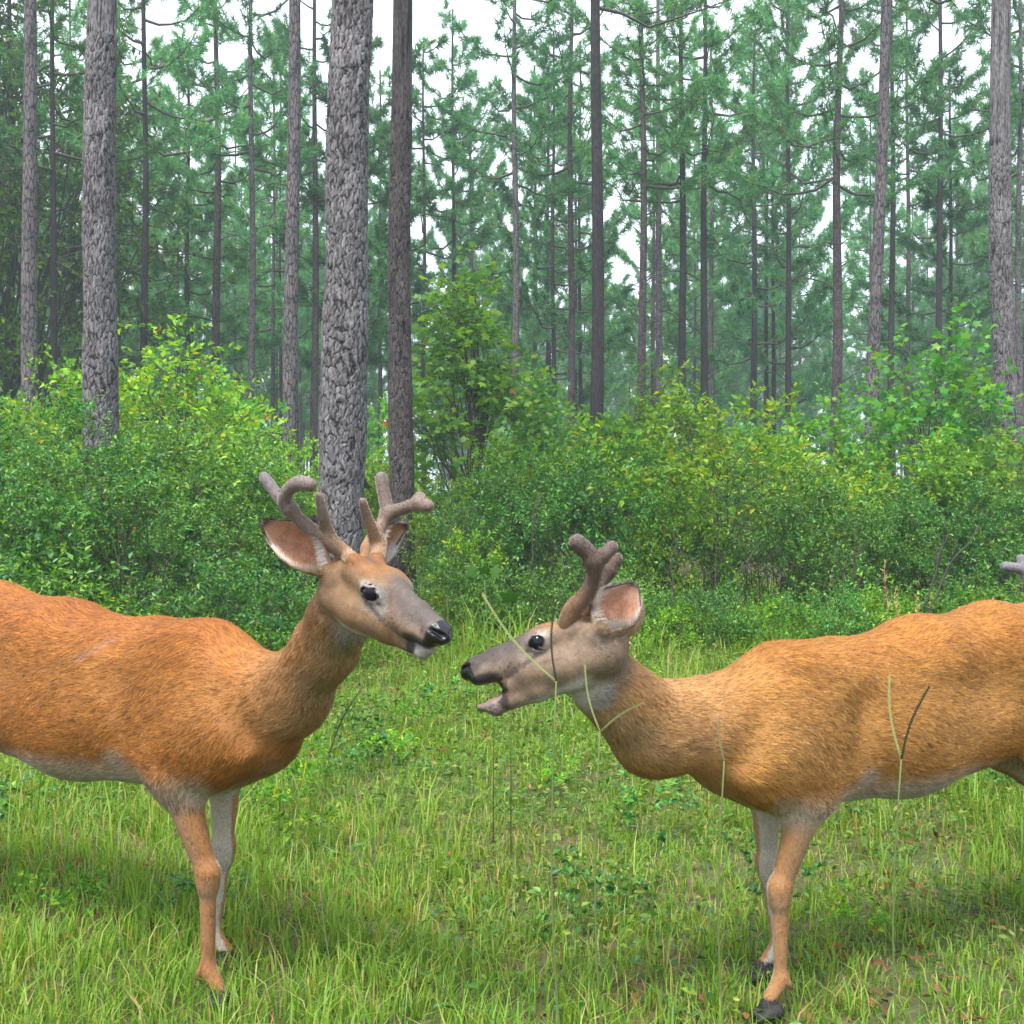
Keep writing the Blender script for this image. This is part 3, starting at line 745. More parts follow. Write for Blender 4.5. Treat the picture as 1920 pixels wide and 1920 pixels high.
# ---------------------------------------------------------------- deer: smooth blended bodies
class Body:
    """smooth union of tapered limbs, meshed as one continuous surface"""
    def __init__(s): s.p = []
    def add(s, a, b, ra, rb, k=0.03, M=None, sc=(1, 1, 1), flow=None, op='u', side=None):
        a = np.asarray(a, float); b = np.asarray(b, float)
        M = np.eye(3) if M is None else M           # rows are the local axes
        sc = np.asarray(sc, float)
        r = max(ra, rb) * max(1, sc.max())
        lo = np.minimum(a, b) - r; hi = np.maximum(a, b) + r
        s.p.append(dict(qa=(M @ a) / sc, qb=(M @ b) / sc, ra=ra, rb=rb, k=k, M=M, sc=sc, op=op, lo=lo, hi=hi,
                        f=math.sqrt(sc.min()), flow=norm(flow if flow is not None else (a - b + 1e-6))))
    def prim(s, p, P):
        q = (P @ p['M'].T) / p['sc']
        ba = p['qb'] - p['qa']; L2 = max(ba @ ba, 1e-10)
        pa = q - p['qa']
        t = np.clip(pa @ ba / L2, 0, 1)
        return (np.linalg.norm(pa - t[:, None] * ba, axis=1) - (p['ra'] + (p['rb'] - p['ra']) * t)) * p['f']
    def __call__(s, P, flow=False):
        d = np.full(len(P), 0.2)
        F = np.zeros((len(P), 3)); Wt = np.full(len(P), 1e-9)
        for p in s.p:
            m = p['k'] + 0.05
            i = np.where(np.all((P > p['lo'] - m) & (P < p['hi'] + m), axis=1))[0]
            if not len(i): continue
            e = s.prim(p, P[i]); k = p['k']; c = d[i]
            if p['op'] == 'u':
                h = np.clip(0.5 + 0.5 * (e - c) / k, 0, 1)
                d[i] = e * (1 - h) + c * h - k * h * (1 - h)
                if flow:
                    w = np.exp(-np.clip(e, -0.02, 1) / 0.018); F[i] += w[:, None] * p['flow']; Wt[i] += w
            else:
                h = np.clip(0.5 - 0.5 * (c + e) / k, 0, 1)
                d[i] = c * (1 - h) + (-e) * h + k * h * (1 - h)
        return (d, F / Wt[:, None]) if flow else d
    def grad(s, P, e=0.0012):
        k = np.array([[1, -1, -1], [-1, -1, 1], [-1, 1, -1], [1, 1, 1]], float)
        g = sum(v[None] * s(P + v * e)[:, None] for v in k)
        return norm(g), np.linalg.norm(g, axis=1) / (4 * e)
    def project(s, P, n=3):
        for _ in range(n):
            d = s(P); g, m = s.grad(P)
            P = P - g * np.clip(d / np.clip(m, 0.35, 3), -0.01, 0.01)[:, None]
        return P
    def mesh(s, h):
        lo = np.min([p['lo'] for p in s.p if p['op'] == 'u'], 0) - 4 * h; hi = np.max([p['hi'] for p in s.p if p['op'] == 'u'], 0) + 4 * h
        B = 4
        nb = np.ceil((hi - lo) / (h * B)).astype(int)
        bc = np.stack(np.meshgrid(*[np.arange(n) for n in nb], indexing='ij'), -1).reshape(-1, 3)
        dc = s(lo + (bc + 0.5) * h * B)
        N = nb * B
        D = np.repeat(np.repeat(np.repeat(dc.reshape(nb), B, 0), B, 1), B, 2).astype(np.float32)
        near = bc[np.abs(dc) < h * B * 1.5 + 0.012]
        off = np.stack(np.meshgrid(*[np.arange(B)] * 3, indexing='ij'), -1).reshape(-1, 3)
        idx = (near[:, None] * B + off[None]).reshape(-1, 3)
        D[idx[:, 0], idx[:, 1], idx[:, 2]] = s(lo + (idx + 0.5) * h)
        # surface nets
        I = D < 0
        cnt = sum(I[i:N[0] - 1 + i, j:N[1] - 1 + j, k:N[2] - 1 + k].astype(np.int8) for i in (0, 1) for j in (0, 1) for k in (0, 1))
        act = (cnt > 0) & (cnt < 8)
        cells = np.argwhere(act)
        vid = np.full(act.shape, -1, dtype=np.int64); vid[act] = np.arange(len(cells))
        V = lo + (cells + 1.0) * h
        quads = []
        for ax in range(3):
            u, v = (ax + 1) % 3, (ax + 2) % 3
            sl0 = [slice(1, -1)] * 3; sl1 = [slice(1, -1)] * 3
            sl0[ax] = slice(1, -2); sl1[ax] = slice(2, -1)
            A = I[tuple(sl0)]; Bm = I[tuple(sl1)]
            for sgn, mk in ((0, A & ~Bm), (1, ~A & Bm)):
                e = np.argwhere(mk) + 1
                du = np.zeros(3, int); du[u] = 1; dv = np.zeros(3, int); dv[v] = 1
                c = [e - du - dv, e - dv, e, e - du]
                q = np.stack([vid[x[:, 0], x[:, 1], x[:, 2]] for x in c], -1)
                quads.append(q if sgn == 0 else q[:, ::-1])
        Q = np.concatenate(quads); Q = Q[(Q >= 0).all(1)]
        V = s.project(V, 4)
        return V, Q

def smooth01(x, a, b):
    t = np.clip((x - a) / (b - a), 0, 1); return t * t * (3 - 2 * t)
def blob(P, c, r, soft=0.5):
    """1 inside an ellipsoid, fading out"""
    d = np.sqrt((((P - np.asarray(c)) / np.asarray(r)) ** 2).sum(1)); return 1 - smooth01(d, 1 - soft, 1 + soft * 0.4)
def paint(C, w, col): return C * (1 - w[:, None]) + np.asarray(col)[None] * w[:, None]

def fur_material(name):
    m, nt, b, out = mat_new(name)
    a = nt.nodes.new('ShaderNodeAttribute'); a.attribute_name = 'Col'
    nt.links.new(a.outputs['Color'], b.inputs['Base Color'])
    b.inputs['Roughness'].default_value = 0.62
    b.inputs['Specular IOR Level'].default_value = 0.22
    return m
M_FUR = fur_material('fur_hairs')
M_SKIN, nt, b, _o = mat_new('hide')
a = nt.nodes.new('ShaderNodeAttribute'); a.attribute_name = 'Col'
w = nt.nodes.new('ShaderNodeAttribute'); w.attribute_name = 'wet'
tc = nt.nodes.new('ShaderNodeTexCoord')
ns = nt.nodes.new('ShaderNodeTexNoise'); ns.inputs['Scale'].default_value = 160; ns.inputs['Detail'].default_value = 4
nt.links.new(tc.outputs['Object'], ns.inputs['Vector'])
cc = mixc(nt, 0.5, a.outputs['Color'], ramp(nt, ns.outputs[0], [(0.3, (0.55, 0.5, 0.48)), (0.7, (1.25, 1.25, 1.25))]), 'MULTIPLY')
nt.links.new(cc, b.inputs['Base Color'])
mr = nt.nodes.new('ShaderNodeMapRange'); mr.inputs[3].default_value = 0.75; mr.inputs[4].default_value = 0.16
nt.links.new(w.outputs['Fac'], mr.inputs[0]); nt.links.new(mr.outputs[0], b.inputs['Roughness'])
vo = nt.nodes.new('ShaderNodeTexVoronoi'); vo.inputs['Scale'].default_value = 420
nt.links.new(tc.outputs['Object'], vo.inputs['Vector'])
bm = nt.nodes.new('ShaderNodeBump'); bm.inputs['Strength'].default_value = 0.35; bm.inputs['Distance'].default_value = 0.0015
nt.links.new(vo.outputs['Distance'], bm.inputs['Height']); nt.links.new(bm.outputs[0], b.inputs['Normal'])
M_VELVET, nt, b, _o = mat_new('antler_velvet')
a = nt.nodes.new('ShaderNodeAttribute'); a.attribute_name = 'Col'
tc = nt.nodes.new('ShaderNodeTexCoord')
ns = nt.nodes.new('ShaderNodeTexNoise'); ns.inputs['Scale'].default_value = 260; ns.inputs['Detail'].default_value = 5
nt.links.new(tc.outputs['Object'], ns.inputs['Vector'])
nt.links.new(mixc(nt, 0.5, a.outputs['Color'], ramp(nt, ns.outputs[0], [(0.35, (0.6, 0.58, 0.58)), (0.65, (1.2, 1.2, 1.2))]), 'MULTIPLY'), b.inputs['Base Color'])
b.inputs['Roughness'].default_value = 0.8; b.inputs['Sheen Weight'].default_value = 0.9; b.inputs['Sheen Roughness'].default_value = 0.35
b.inputs['Sheen Tint'].default_value = (1.0, 0.92, 0.82, 1)
bm = nt.nodes.new('ShaderNodeBump'); bm.inputs['Strength'].default_value = 0.25; bm.inputs['Distance'].default_value = 0.0008
nt.links.new(ns.outputs[0], bm.inputs['Height']); nt.links.new(bm.outputs[0], b.inputs['Normal'])
M_EYE, nt, b, _o = mat_new('wet_dark_eye')
b.inputs['Base Color'].default_value = (0.006, 0.007, 0.012, 1); b.inputs['Roughness'].default_value = 0.06
b.inputs['Specular IOR Level'].default_value = 0.22
M_TONGUE, nt, b, _o = mat_new('mouth_lining')
b.inputs['Base Color'].default_value = (0.11, 0.035, 0.035, 1); b.inputs['Roughness'].default_value = 0.35

def head_frame(side, yaw, pitch, roll):
    h = np.array([side * math.cos(yaw) * math.cos(pitch), -math.sin(yaw) * math.cos(pitch), -math.sin(pitch)])
    w = norm(np.array([0, 0, 1.0]) - h * h[2]); l = np.cross(w, h)
    c, s = math.cos(roll), math.sin(roll)
    return np.stack([h, c * l + s * w, -s * l + c * w])          # rows: forward, left, up

def hairs(name, P, Nn, Fl, C, L, W, tilt, seed, parent, dark=0.25):
    g = np.random.default_rng(seed)
    n = len(P)
    Fl = Fl - Nn * (Fl * Nn).sum(1, keepdims=True); Fl = norm(Fl + g.normal(0, 0.16, (n, 3)) + Nn * 0)
    Fl = norm(Fl - Nn * (Fl * Nn).sum(1, keepdims=True))
    D = Fl * np.cos(tilt)[:, None] + Nn * np.sin(tilt)[:, None]
    S = norm(np.cross(D, Nn))
    root = P - Nn * 0.001
    tip = root + D * L[:, None]
    V = np.stack([root - S * W[:, None] / 2, root + S * W[:, None] / 2, tip], 1).reshape(-1, 3)
    r = g.uniform(0, 1, n)
    k = np.where(r < dark, g.uniform(0.35, 0.68, n), g.uniform(0.85, 1.35, n))
    light = (r > 0.88)
    Cc = C * k[:, None]; Cc = np.where(light[:, None], np.minimum(Cc * np.array([1.15, 1.3, 1.5]), 0.75), Cc)
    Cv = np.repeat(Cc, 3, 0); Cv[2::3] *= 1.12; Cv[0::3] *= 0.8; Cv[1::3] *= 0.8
    nrm = np.repeat(norm(Nn * 0.85 + D * 0.25 + g.normal(0, 0.16, (n, 3))), 3, 0)
    me = new_mesh(name, V, tris=np.arange(3 * n).reshape(-1, 3), mat=M_FUR, attrs={'Col': Cv}, smooth=True, normals=nrm)
    o = link('fur', me, parent); o['kind'] = 'stuff'
    return o

def antler(parent, org, chains, tone, seed):
    b_ = Body()
    for ch in chains:
        A = np.array([np.append(p, r) for p, r in ch]); A = np.vstack([2 * A[0] - A[1], A, 2 * A[-1] - A[-2]])
        fine_ = []
        for i in range(1, len(A) - 2):
            for t in np.arange(6) / 6:
                fine_.append(.5 * (2 * A[i] + (A[i + 1] - A[i - 1]) * t + (2 * A[i - 1] - 5 * A[i] + 4 * A[i + 1] - A[i + 2]) * t * t + (3 * A[i] - A[i - 1] - 3 * A[i + 1] + A[i + 2]) * t ** 3))
        fine_.append(A[-2])
        for i, (p, q) in enumerate(zip(fine_[:-1], fine_[1:])):
            b_.add(p[:3], q[:3], p[3], q[3], k=0.012 if i < 1 else 0.002)
    V, Q = b_.mesh(0.004)
    base = chains[0][0][0]
    d = np.linalg.norm(V - base, axis=1)
    g = np.random.default_rng(seed)
    low, mid, tip = tone
    C = np.asarray(low)[None] * np.ones((len(V), 1))
    C = paint(C, smooth01(d, 0.04, 0.13), mid); C = paint(C, smooth01(d, 0.15, 0.24), tip)
    me = new_mesh('antler', V - org, quads=Q, mat=M_VELVET, smooth=True, attrs={'Col': C})
    a = link('antler', me, parent)
    # velvet fuzz, its colour lightened to paint in a pale rim light
    n = 7000
    idx = g.integers(0, len(V), n); P = V[idx] + g.normal(0, 0.0015, (n, 3)); N_, _ = b_.grad(P)
    P = P - N_ * b_(P)[:, None]
    L = g.uniform(0.0018, 0.0034, n)
    S = norm(np.cross(N_, g.normal(0, 1, (n, 3))))
    tip_ = P + norm(N_ + g.normal(0, 0.35, (n, 3))) * L[:, None]
    VV = np.stack([P - S * 0.0005, P + S * 0.0005, tip_], 1).reshape(-1, 3) - org
    cc = np.repeat(C[idx] * 1.9, 3, 0)
    f = link('velvet_fuzz', new_mesh('velvet_fuzz', VV, tris=np.arange(3 * n).reshape(-1, 3), mat=M_FUR, attrs={'Col': cc}, smooth=True,
             normals=np.repeat(N_, 3, 0)), a)
    f['kind'] = 'stuff'
    return a

def ear(parent, org, base, tip, face, width, tone, seed, cupd=1.0, curl=0.0):
    base = np.asarray(base, float); tip = np.asarray(tip, float)
    ax = norm(tip - base); L = np.linalg.norm(tip - base)
    op = norm(face - ax * (face @ ax)); sd = np.cross(ax, op)
    nt_, ns_ = 30, 25
    t = np.linspace(0, 1, nt_)
    prof = np.interp(t, [0, .08, .2, .38, .55, .72, .86, .95, 1], [.36, .46, .72, .97, 1.0, .80, .46, .20, .02]) * width / 2
    phi = np.interp(t, [0, .15, .3, .6, 1], [2.5, 2.2, 1.75, 1.35, 1.0])
    Rr = prof / np.where(phi > 1.57, 1.0, np.sin(phi))
    u = np.linspace(-1, 1, ns_)
    PH = phi[:, None] * u[None]
    cen = base + ax * (t * L)[:, None] + op * (-0.10 * L * np.sin(np.pi * t) * 0.3)[:, None] + sd * (curl * np.sin(np.pi * t) * L)[:, None]
    inner = cen[:, None] + sd * (Rr[:, None] * np.sin(PH))[..., None] + op * (-(np.cos(PH) - np.cos(phi)[:, None] * 0.6) * Rr[:, None] * cupd)[..., None]
    N_ = norm(-(sd * np.sin(PH)[..., None] - op * np.cos(PH)[..., None] * cupd))   # towards the hollow
    th = 0.0028 * (1 - 0.6 * np.abs(u[None]) ** 4) * np.ones((nt_, 1))
    outer = inner - N_ * th[..., None]
    V = np.concatenate([inner.reshape(-1, 3), outer.reshape(-1, 3)])
    i = np.arange(nt_ - 1)[:, None] * ns_ + np.arange(ns_ - 1)[None]; i = i.ravel(); M_ = nt_ * ns_
    Q = [np.stack([i, i + 1, i + ns_ + 1, i + ns_], -1), np.stack([i + ns_, i + ns_ + 1, i + 1, i], -1) + M_]
    for e0 in (0, ns_ - 1):
        k = np.arange(nt_ - 1) * ns_ + e0; q = np.stack([k, k + ns_, k + ns_ + M_, k + M_], -1); Q.append(q if e0 == 0 else q[:, ::-1])
    k = (nt_ - 1) * ns_ + np.arange(ns_ - 1); Q.append(np.stack([k, k + 1, k + 1 + M_, k + M_], -1))
    T_, U_ = np.meshgrid(t, u, indexing='ij')
    g = np.random.default_rng(seed)
    nz = 0.5 + 0.5 * np.sin(T_ * 21 + U_ * 5 + seed) * np.sin(U_ * 9 - T_ * 8)
    Ci = np.array([0.46, 0.25, 0.16])[None, None] * np.ones((nt_, ns_, 1))
    def mixin(C, w, c): return C * (1 - w[..., None]) + np.asarray(c) * w[..., None]
    Ci = mixin(Ci, (0.7 * nz * (1 - np.abs(U_)) * (T_ < 0.75)), [0.30, 0.095, 0.05])
    Ci = mixin(Ci, smooth01(np.abs(U_), 0.55, 0.85) * (0.75 - 0.4 * T_), [0.66, 0.60, 0.54])
    Ci = mixin(Ci, smooth01(np.abs(U_), 0.84, 0.95), [0.055, 0.045, 0.05])
    Ci = mixin(Ci, smooth01(T_, 0.88, 0.99), [0.05, 0.04, 0.045])
    Ci = mixin(Ci, (1 - smooth01(T_, .08, .30)) * .8, [0.33, 0.23, 0.15])
    Co = np.asarray(tone)[None, None] * np.ones((nt_, ns_, 1))
    Co = mixin(Co, smooth01(T_, 0.6, 1.0) * 0.8, [0.10, 0.075, 0.07])
    C = np.concatenate([Ci.reshape(-1, 3), Co.reshape(-1, 3)])
    e = link('ear', new_mesh('ear', V - org, quads=np.concatenate(Q), mat=M_SKIN, smooth=True, attrs={'Col': C, 'wet': np.zeros(len(V))}), parent)
    # hair: pale fringe inside, short coat outside
    n1, n2 = 2600, 5200
    def samp(t_, u_):
        x = t_ * (nt_ - 1); y = (u_ + 1) / 2 * (ns_ - 1); a = np.clip(x.round().astype(int), 0, nt_ - 1); b2 = np.clip(y.round().astype(int), 0, ns_ - 1)
        x0 = np.clip(x.astype(int), 0, nt_ - 2); fx = (x - x0)[:, None]; y0 = np.clip(y.astype(int), 0, ns_ - 2); fy = (y - y0)[:, None]
        P = (inner[x0, y0] * (1 - fx) + inner[x0 + 1, y0] * fx) * (1 - fy) + (inner[x0, y0 + 1] * (1 - fx) + inner[x0 + 1, y0 + 1] * fx) * fy
        return P, N_[a, b2], a, b2
    tt = g.beta(1.6, 2.6, n1) * 0.9; uu = np.sign(g.uniform(-1, 1, n1)) * (1 - np.abs(g.normal(0, 0.13, n1))); uu = np.clip(uu, -1, 1)
    P, Nn, a, b2 = samp(tt, uu)
    inw = -np.sign(uu)[:, None] * sd * 0.9 + ax * 0.6 + op * 0.25
    hairs('ear_fringe', P - org, Nn, inw * np.ones((n1, 1)), np.full((n1, 3), [0.62, 0.56, 0.50]), g.uniform(0.012, 0.026, n1) * width / 0.085, np.full(n1, 0.0009), np.full(n1, 0.45), seed, e, dark=0.05)
    tt = g.uniform(0.02, 0.99, n2); uu = g.uniform(-1, 1, n2)
    P, Nn, a, b2 = samp(tt, uu)
    hairs('ear_coat', P - Nn * 0.0028 - org, -Nn, ax * np.ones((n2, 1)), Co[a, b2], g.uniform(0.005, 0.009, n2), np.full(n2, 0.0011), np.full(n2, 0.3), seed + 1, e)
    tt = g.uniform(0.1, 0.98, n2); uu = g.uniform(-0.98, 0.98, n2)
    P, Nn, a, b2 = samp(tt, uu)
    hairs('ear_down', P + Nn * 0.0005 - org, Nn, ax + op * 0.2 + np.zeros((n2, 1)), Ci[a, b2] * 1.1, g.uniform(0.004, 0.008, n2), np.full(n2, 0.0008), np.full(n2, 0.35), seed + 2, e, dark=0.1)
    return e

def make_deer(cfg, label, group=None):
    W0, side, yaw, s = cfg['W'], cfg['side'], cfg['yaw'], cfg['s']
    org = np.array([W0[0], W0[1], 0.0])
    fx = np.array([side * math.cos(yaw), -math.sin(yaw), 0]); lx = np.cross([0, 0, 1.0], fx); zx = np.array([0, 0, 1.0])
    BM = np.stack([fx, lx, zx])
    HF = head_frame(side, *cfg['head_rot']); H0 = np.asarray(cfg['head_org'], float); hs = cfg.get('hs', 1.0)
    def L(x, y, z): return org + fx * x * s + lx * y * s + zx * z * s
    def Hd(u, v, w_): return H0 + (HF[0] * u + HF[1] * v + HF[2] * w_) * hs
    B = Body()
    def t(a, b_, ra, rb, k=0.05, sy=1.0, flow=None, sz=1.0): B.add(L(*a), L(*b_), ra * s, rb * s, k=k, M=BM, sc=(1, sy, sz), flow=flow)
    back = -fx + zx * -0.12; 
    # trunk
    bk = cfg.get('bk', 0.0)
    t((-.16, 0, .735 + bk * .8), (-.42, 0, .770 + bk), .108, .120, .05, .92, back)
    t((-.42, 0, .770 + bk), (-.68, 0, .802 + bk * .4), .120, .126, .05, .90, back)
    t((-.68, 0, .802 + bk * .4), (-.86, 0, .806), .126, .122, .05, .86, back)
    t((-.86, 0, .806), (-1.03, 0, .760), .122, .095, .05, .85, back + zx * -0.3)
    t((.05, 0, .650), (-.30, 0, .668), .150, .170, .05, .76, -fx - zx * 0.35)
    t((-.02, 0, .600), (-.38, 0, .622), .135, .155, .05, .82, -fx - zx * 0.3)
    t((-.38, 0, .618), (-.76, 0, .672), .157, .142, .05, .80, -fx - zx * 0.1)
    t((.03, 0, .782), (-.12, 0, .772), .060, .070, .09, .85, back)
    t((.16, 0, .625), (.06, 0, .615), .110, .132, .07, .85, -fx - zx * .6)
    for y in (-1, 1):
        far = cfg['stance'][0 if y < 0 else 1]
        hx, fx0 = far
        # hind limb
        t((-.88, y * .075, .735), (-.83, y * .095, .60), .118, .085, .05, .62, -zx - fx * 0.5)
        t((-.93, y * .06, .72), (-.88, y * .085, .56), .085, .07, .05, .7, -zx - fx * .3)
        st = (-.79 + hx * .35, y * .10, .52); hk = (-.98 + hx * .85, y * .085, .345); ft = (-.94 + hx, y * .085, .085); tp = (-.885 + hx, y * .09, .035)
        t((-.83, y * .095, .62), st, .085, .056, .04, .75, -zx)
        t(st, hk, .055, .026, .03, .8, -zx - fx * .3)
        t((-.92, y * .085, .50), hk, .045, .020, .03, .7, -zx - fx * .3)
        t(hk, ft, .0235, .0165, .02, .85, -zx); t(ft, tp, .018, .017, .015, 1, -zx)
        # fore limb
        t((.00, y * .064, .785), (.105, y * .088, .63), .048, .068, .08, .6, -zx * .5 - fx * .8)
        t((-.06, y * .070, .75), (.06, y * .090, .62), .062, .078, .08, .55, -zx * .5 - fx * .8)
        t((.115, y * .090, .61), (-.015, y * .092, .525), .068, .062, .06, .62, -fx - zx * .6)
        el = (0.0 + fx0 * .15, y * .092, .50); kn = (.035 + fx0 * .75, y * .080, .295); ff = (.020 + fx0, y * .08, .085); fp = (.065 + fx0, y * .085, .033)
        t(el, kn, .046, .0235, .035, .8, -zx); t((kn[0] + .004, kn[1], kn[2] + .01), (kn[0] + .002, kn[1], kn[2] - .02), .0235, .021, .02, 1, -zx)
        t(kn, ff, .0205, .0155, .02, .9, -zx); t(ff, fp, .018, .016, .015, 1, -zx)
        # hollows between the muscles
        def hol(a, b_, ra, k): B.add(L(*a), L(*b_), ra * s, ra * s, k=k, op='c')
        hol((-.150, y * .162, .735), (-.135, y * .172, .600), .030, .05)
        hol((.150, y * .146, .760), (.215, y * .142, .640), .026, .06)
        
        # knees, hocks and dew claws
        t((hk[0] - .016, hk[1], hk[2] + .018), (hk[0] - .006, hk[1], hk[2] - .02), .015, .013, .014, .9, -zx)
        for q_ in (ft, ff):
            for yy in (-.012, .012): t((q_[0] - .014, q_[1] + yy, q_[2] - .006), (q_[0] - .022, q_[1] + yy, q_[2] - .020), .008, .005, .006, 1, -zx)
        # hooves: two toes
        for (cx, cz) in ((tp[0], 0), (fp[0], 0)):
            for yy in (-.012, .012):
                B.add(L(cx - .02, y * .088 + yy, .022), L(cx + .028, y * .088 + yy * 1.1, .013), .017 * s, .010 * s, k=.006, flow=-zx)
    # tail
    t((-1.02, 0, .80), (-1.12, 0, .66), .03, .028, .03, 1.2, -zx - fx * .2)
    t((-1.12, 0, .66), (-1.14, 0, .56), .03, .012, .03, 1.4, -zx)
    # neck
    nk = cfg['neck']
    pts_ = [(L(.06, 0, .69), .128 * s)] + [(at(px, py, D) if D else np.array(px), r) for px, py, D, r in nk] + [(Hd(.02, 0, -.035), .056 * hs)]
    for (p, r), (q, r2) in zip(pts_[:-1], pts_[1:]):
        B.add(p, q, r, r2, k=.045, flow=(p - q), M=BM, sc=(1, .86, 1))
    # head
    def h(a, b_, ra, rb, k=.016, sv=1.0, op='u', flow=None, sw=1.0):
        B.add(Hd(*a), Hd(*b_), ra * hs, rb * hs, k=k * hs, M=HF, sc=(1, sv, sw), op=op, flow=(-HF[0] if flow is None else flow))
    h((.005, 0, -.027), (.085, 0, -.018), .051, .047, .016, .86)
    h((.05, 0, -.001), (.14, 0, -.010), .037, .033)
    for v in (-1, 1):
        h((.06, v * .016, .008), (.115, v * .020, .004), .025, .024)
        h((.048, v * .026, .012), (.050, v * .029, .031), .020, .0155, .016)              # pedicles
        h((.112, v * .026, .005), (.146, v * .022, -.005), .025, .020, .014); h((.126, v * .0325, -.004), (.132, v * .0320, -.005), .0250, .0240, .010)               # brow
        h((.010, v * .022, -.053), (.085, v * .022, -.062), .040, .034, .02)               # cheek
        h((.085, v * .022, -.060), (.165, v * .016, -.056), .034, .024, .018)
        h((.15, v * .014, -.030), (.225, v * .013, -.040), .026, .021, .014)               # muzzle side
        h((.225, v * .012, -.042), (.272, v * .011, -.047), .0205, .017, .012)             # upper lip
        h((.272, v * .011, -.028), (.290, v * .009, -.030), .0165, .0155, .008)            # nostril wings
        h((.006, v * .040, -.014), (-.004, v * .050, -.006), .024, .018, .018)             # ear root
    h((.13, 0, -.004), (.225, 0, -.020), .034, .026, .016, .85)
    h((.225, 0, -.020), (.276, 0, -.026), .026, .021, .012, .9)
    h((.285, 0, -.036), (.294, 0, -.036), .017, .014, .008, 1.3)
    # lower jaw, turning about its hinge
    jo = cfg['jaw']; pv = np.array([.05, -.050])
    def J(u, v, w_):
        du, dw = u - pv[0], w_ - pv[1]; c, s_ = math.cos(jo), math.sin(jo)
        return (pv[0] + du * c + dw * s_, v, pv[1] - du * s_ + dw * c)
    for v in (-1, 1):
        h(J(.06, v * .018, -.085), J(.16, v * .012, -.076), .021, .0185, .018)
    h(J(.16, 0, -.077), J(.256, 0, -.074), .0205, .0160 if jo > .1 else .0118, .014, 1.0)
    h(J(.256, 0, -.074), J(.286 if jo > .1 else .270, 0, -.065), .0135 if jo > .1 else .0105, .0065, .010, 1.35)
    for v in (-1, 1):
        m1 = J(.196, 0, -.068); h((.12, v * .014, -.062), ((m1[0] + .222) / 2 + (.004 if jo > .1 else -.012), v * .010, (m1[2] - .054) / 2 - .002), .024, .0105, .024)      # corner of the mouth
    # mouth opening
    if jo > 0.1:
                h((.226, 0, -.0650 - math.tan(jo) * .075), (.275, 0, -.0655 - math.tan(jo) * .095), .0035, .0075, .006, 2.6, 'c')
    else:
        h((.215, 0, -.0625), (.292, 0, -.0645), .0016, .0030, .003, 8, 'c')
    for v in (-1, 1):
        ey = (.128, v * .0375, -.004)
        ew = cfg['eye']; h((ey[0] + ew[0], v * .0605, ey[2] + .001), (ey[0] + ew[1], v * ew[2], ey[2] - .003), ew[3], ew[3] * .93, .003, 1.0, 'c')     # lids opening
        h((ey[0], v * .0375, ey[2]), (ey[0] + .001, v * .0375, ey[2]), .0180, .0180, .001, 1.0, 'c')
        h((ey[0] + .019, v * .0510, ey[2] - .010), (ey[0] + .036, v * .0420, ey[2] - .024), .0035, .0025, .006, 1.0, 'c')   # tear pit
        h((.306, v * .0110, -.028), (.282, v * .024, -.022), .0062, .0034, .003, 1.0, 'c')                      # nostrils
    hres = cfg.get('h', .0062)
    V, Q = B.mesh(hres)
    if cfg.get('fine', True):
        import bmesh
        me = new_mesh('tmp', V, quads=Q)
        for rad, cen in ((.235, Hd(.15, 0, -.03)), (.20, Hd(.17, 0, -.03)),):
            bm_ = bmesh.new(); bm_.from_mesh(me)
            ed = [e for e in bm_.edges if np.linalg.norm(np.array(e.verts[0].co) - cen) < rad * hs]
            bmesh.ops.subdivide_edges(bm_, edges=ed, cuts=1, use_grid_fill=True)
            bm_.to_mesh(me); bm_.free()
            n = len(me.vertices); co = np.zeros(n * 3, dtype=np.float32); me.vertices.foreach_get('co', co)
            P = co.reshape(-1, 3).astype(float)
            i = np.linalg.norm(P - cen, axis=1) < rad * hs * 1.1
            P[i] = B.project(P[i], 2); me.vertices.foreach_set('co', P.astype(np.float32).ravel())
            break
        V = P
    else:
        me = new_mesh('tmp', V, quads=Q)
    N_, _ = B.grad(V); _, Fl = B(V, flow=True)
    # ------------- coat colours
    Pb = ((V - org) @ BM.T) / s; Ph = ((V - H0) @ HF.T) / hs
    X, Y, Z = Pb.T; U, Vv, Wd = Ph.T; aV = np.abs(Vv)
    pal = cfg['pal']
    C = np.ones((len(V), 1)) * np.asarray(pal['side'])[None]
    hz = 0.5 + 0.5 * np.sin(X * 9 + Z * 13) * np.sin(Z * 11 - X * 6 + Y * 8)
    C = paint(C, 0.35 * hz, pal['side2'])
    C = paint(C, smooth01(Z, .74, .88) * (X < .1) * 0.7, pal['back'])
    C = paint(C, (1 - smooth01(Z, .47, .56)) * (X < .12) * (X > -.62) * (np.abs(Y) < .16) * smooth01(-N_[:, 2], -.2, .5), (.62, .58, .52))   # belly
    C = paint(C, (1 - smooth01(Z, .40, .55)) * 0.8, pal['leg'])
    C = paint(C, (1 - smooth01(Z, .40, .60)) * (np.abs(Y) < .075) * .8, (.58, .54, .47))
    C = paint(C, smooth01(-X, .84, .92) * (np.abs(Y) < .08) * .9, (.66, .62, .56))
    fu = (Z < .052)
    C = paint(C, fu * 1.0, (.022, .020, .022))
    # neck
    isneck = np.clip(smooth01(Z, .58, .70) * smooth01(X, .14, .28), 0, 1)
    C = paint(C, isneck * .75, pal['neck'])
    nfr = isneck * smooth01(-(N_ @ (HF[2] * .6 + zx * .6)), .05, .8); C = paint(C, nfr * .5, (.50, .36, .235))
    hd = blob(Ph, (.13, 0, -.03), (.22, .12, .14), .25)
    C = paint(C, hd, pal['cheek'])
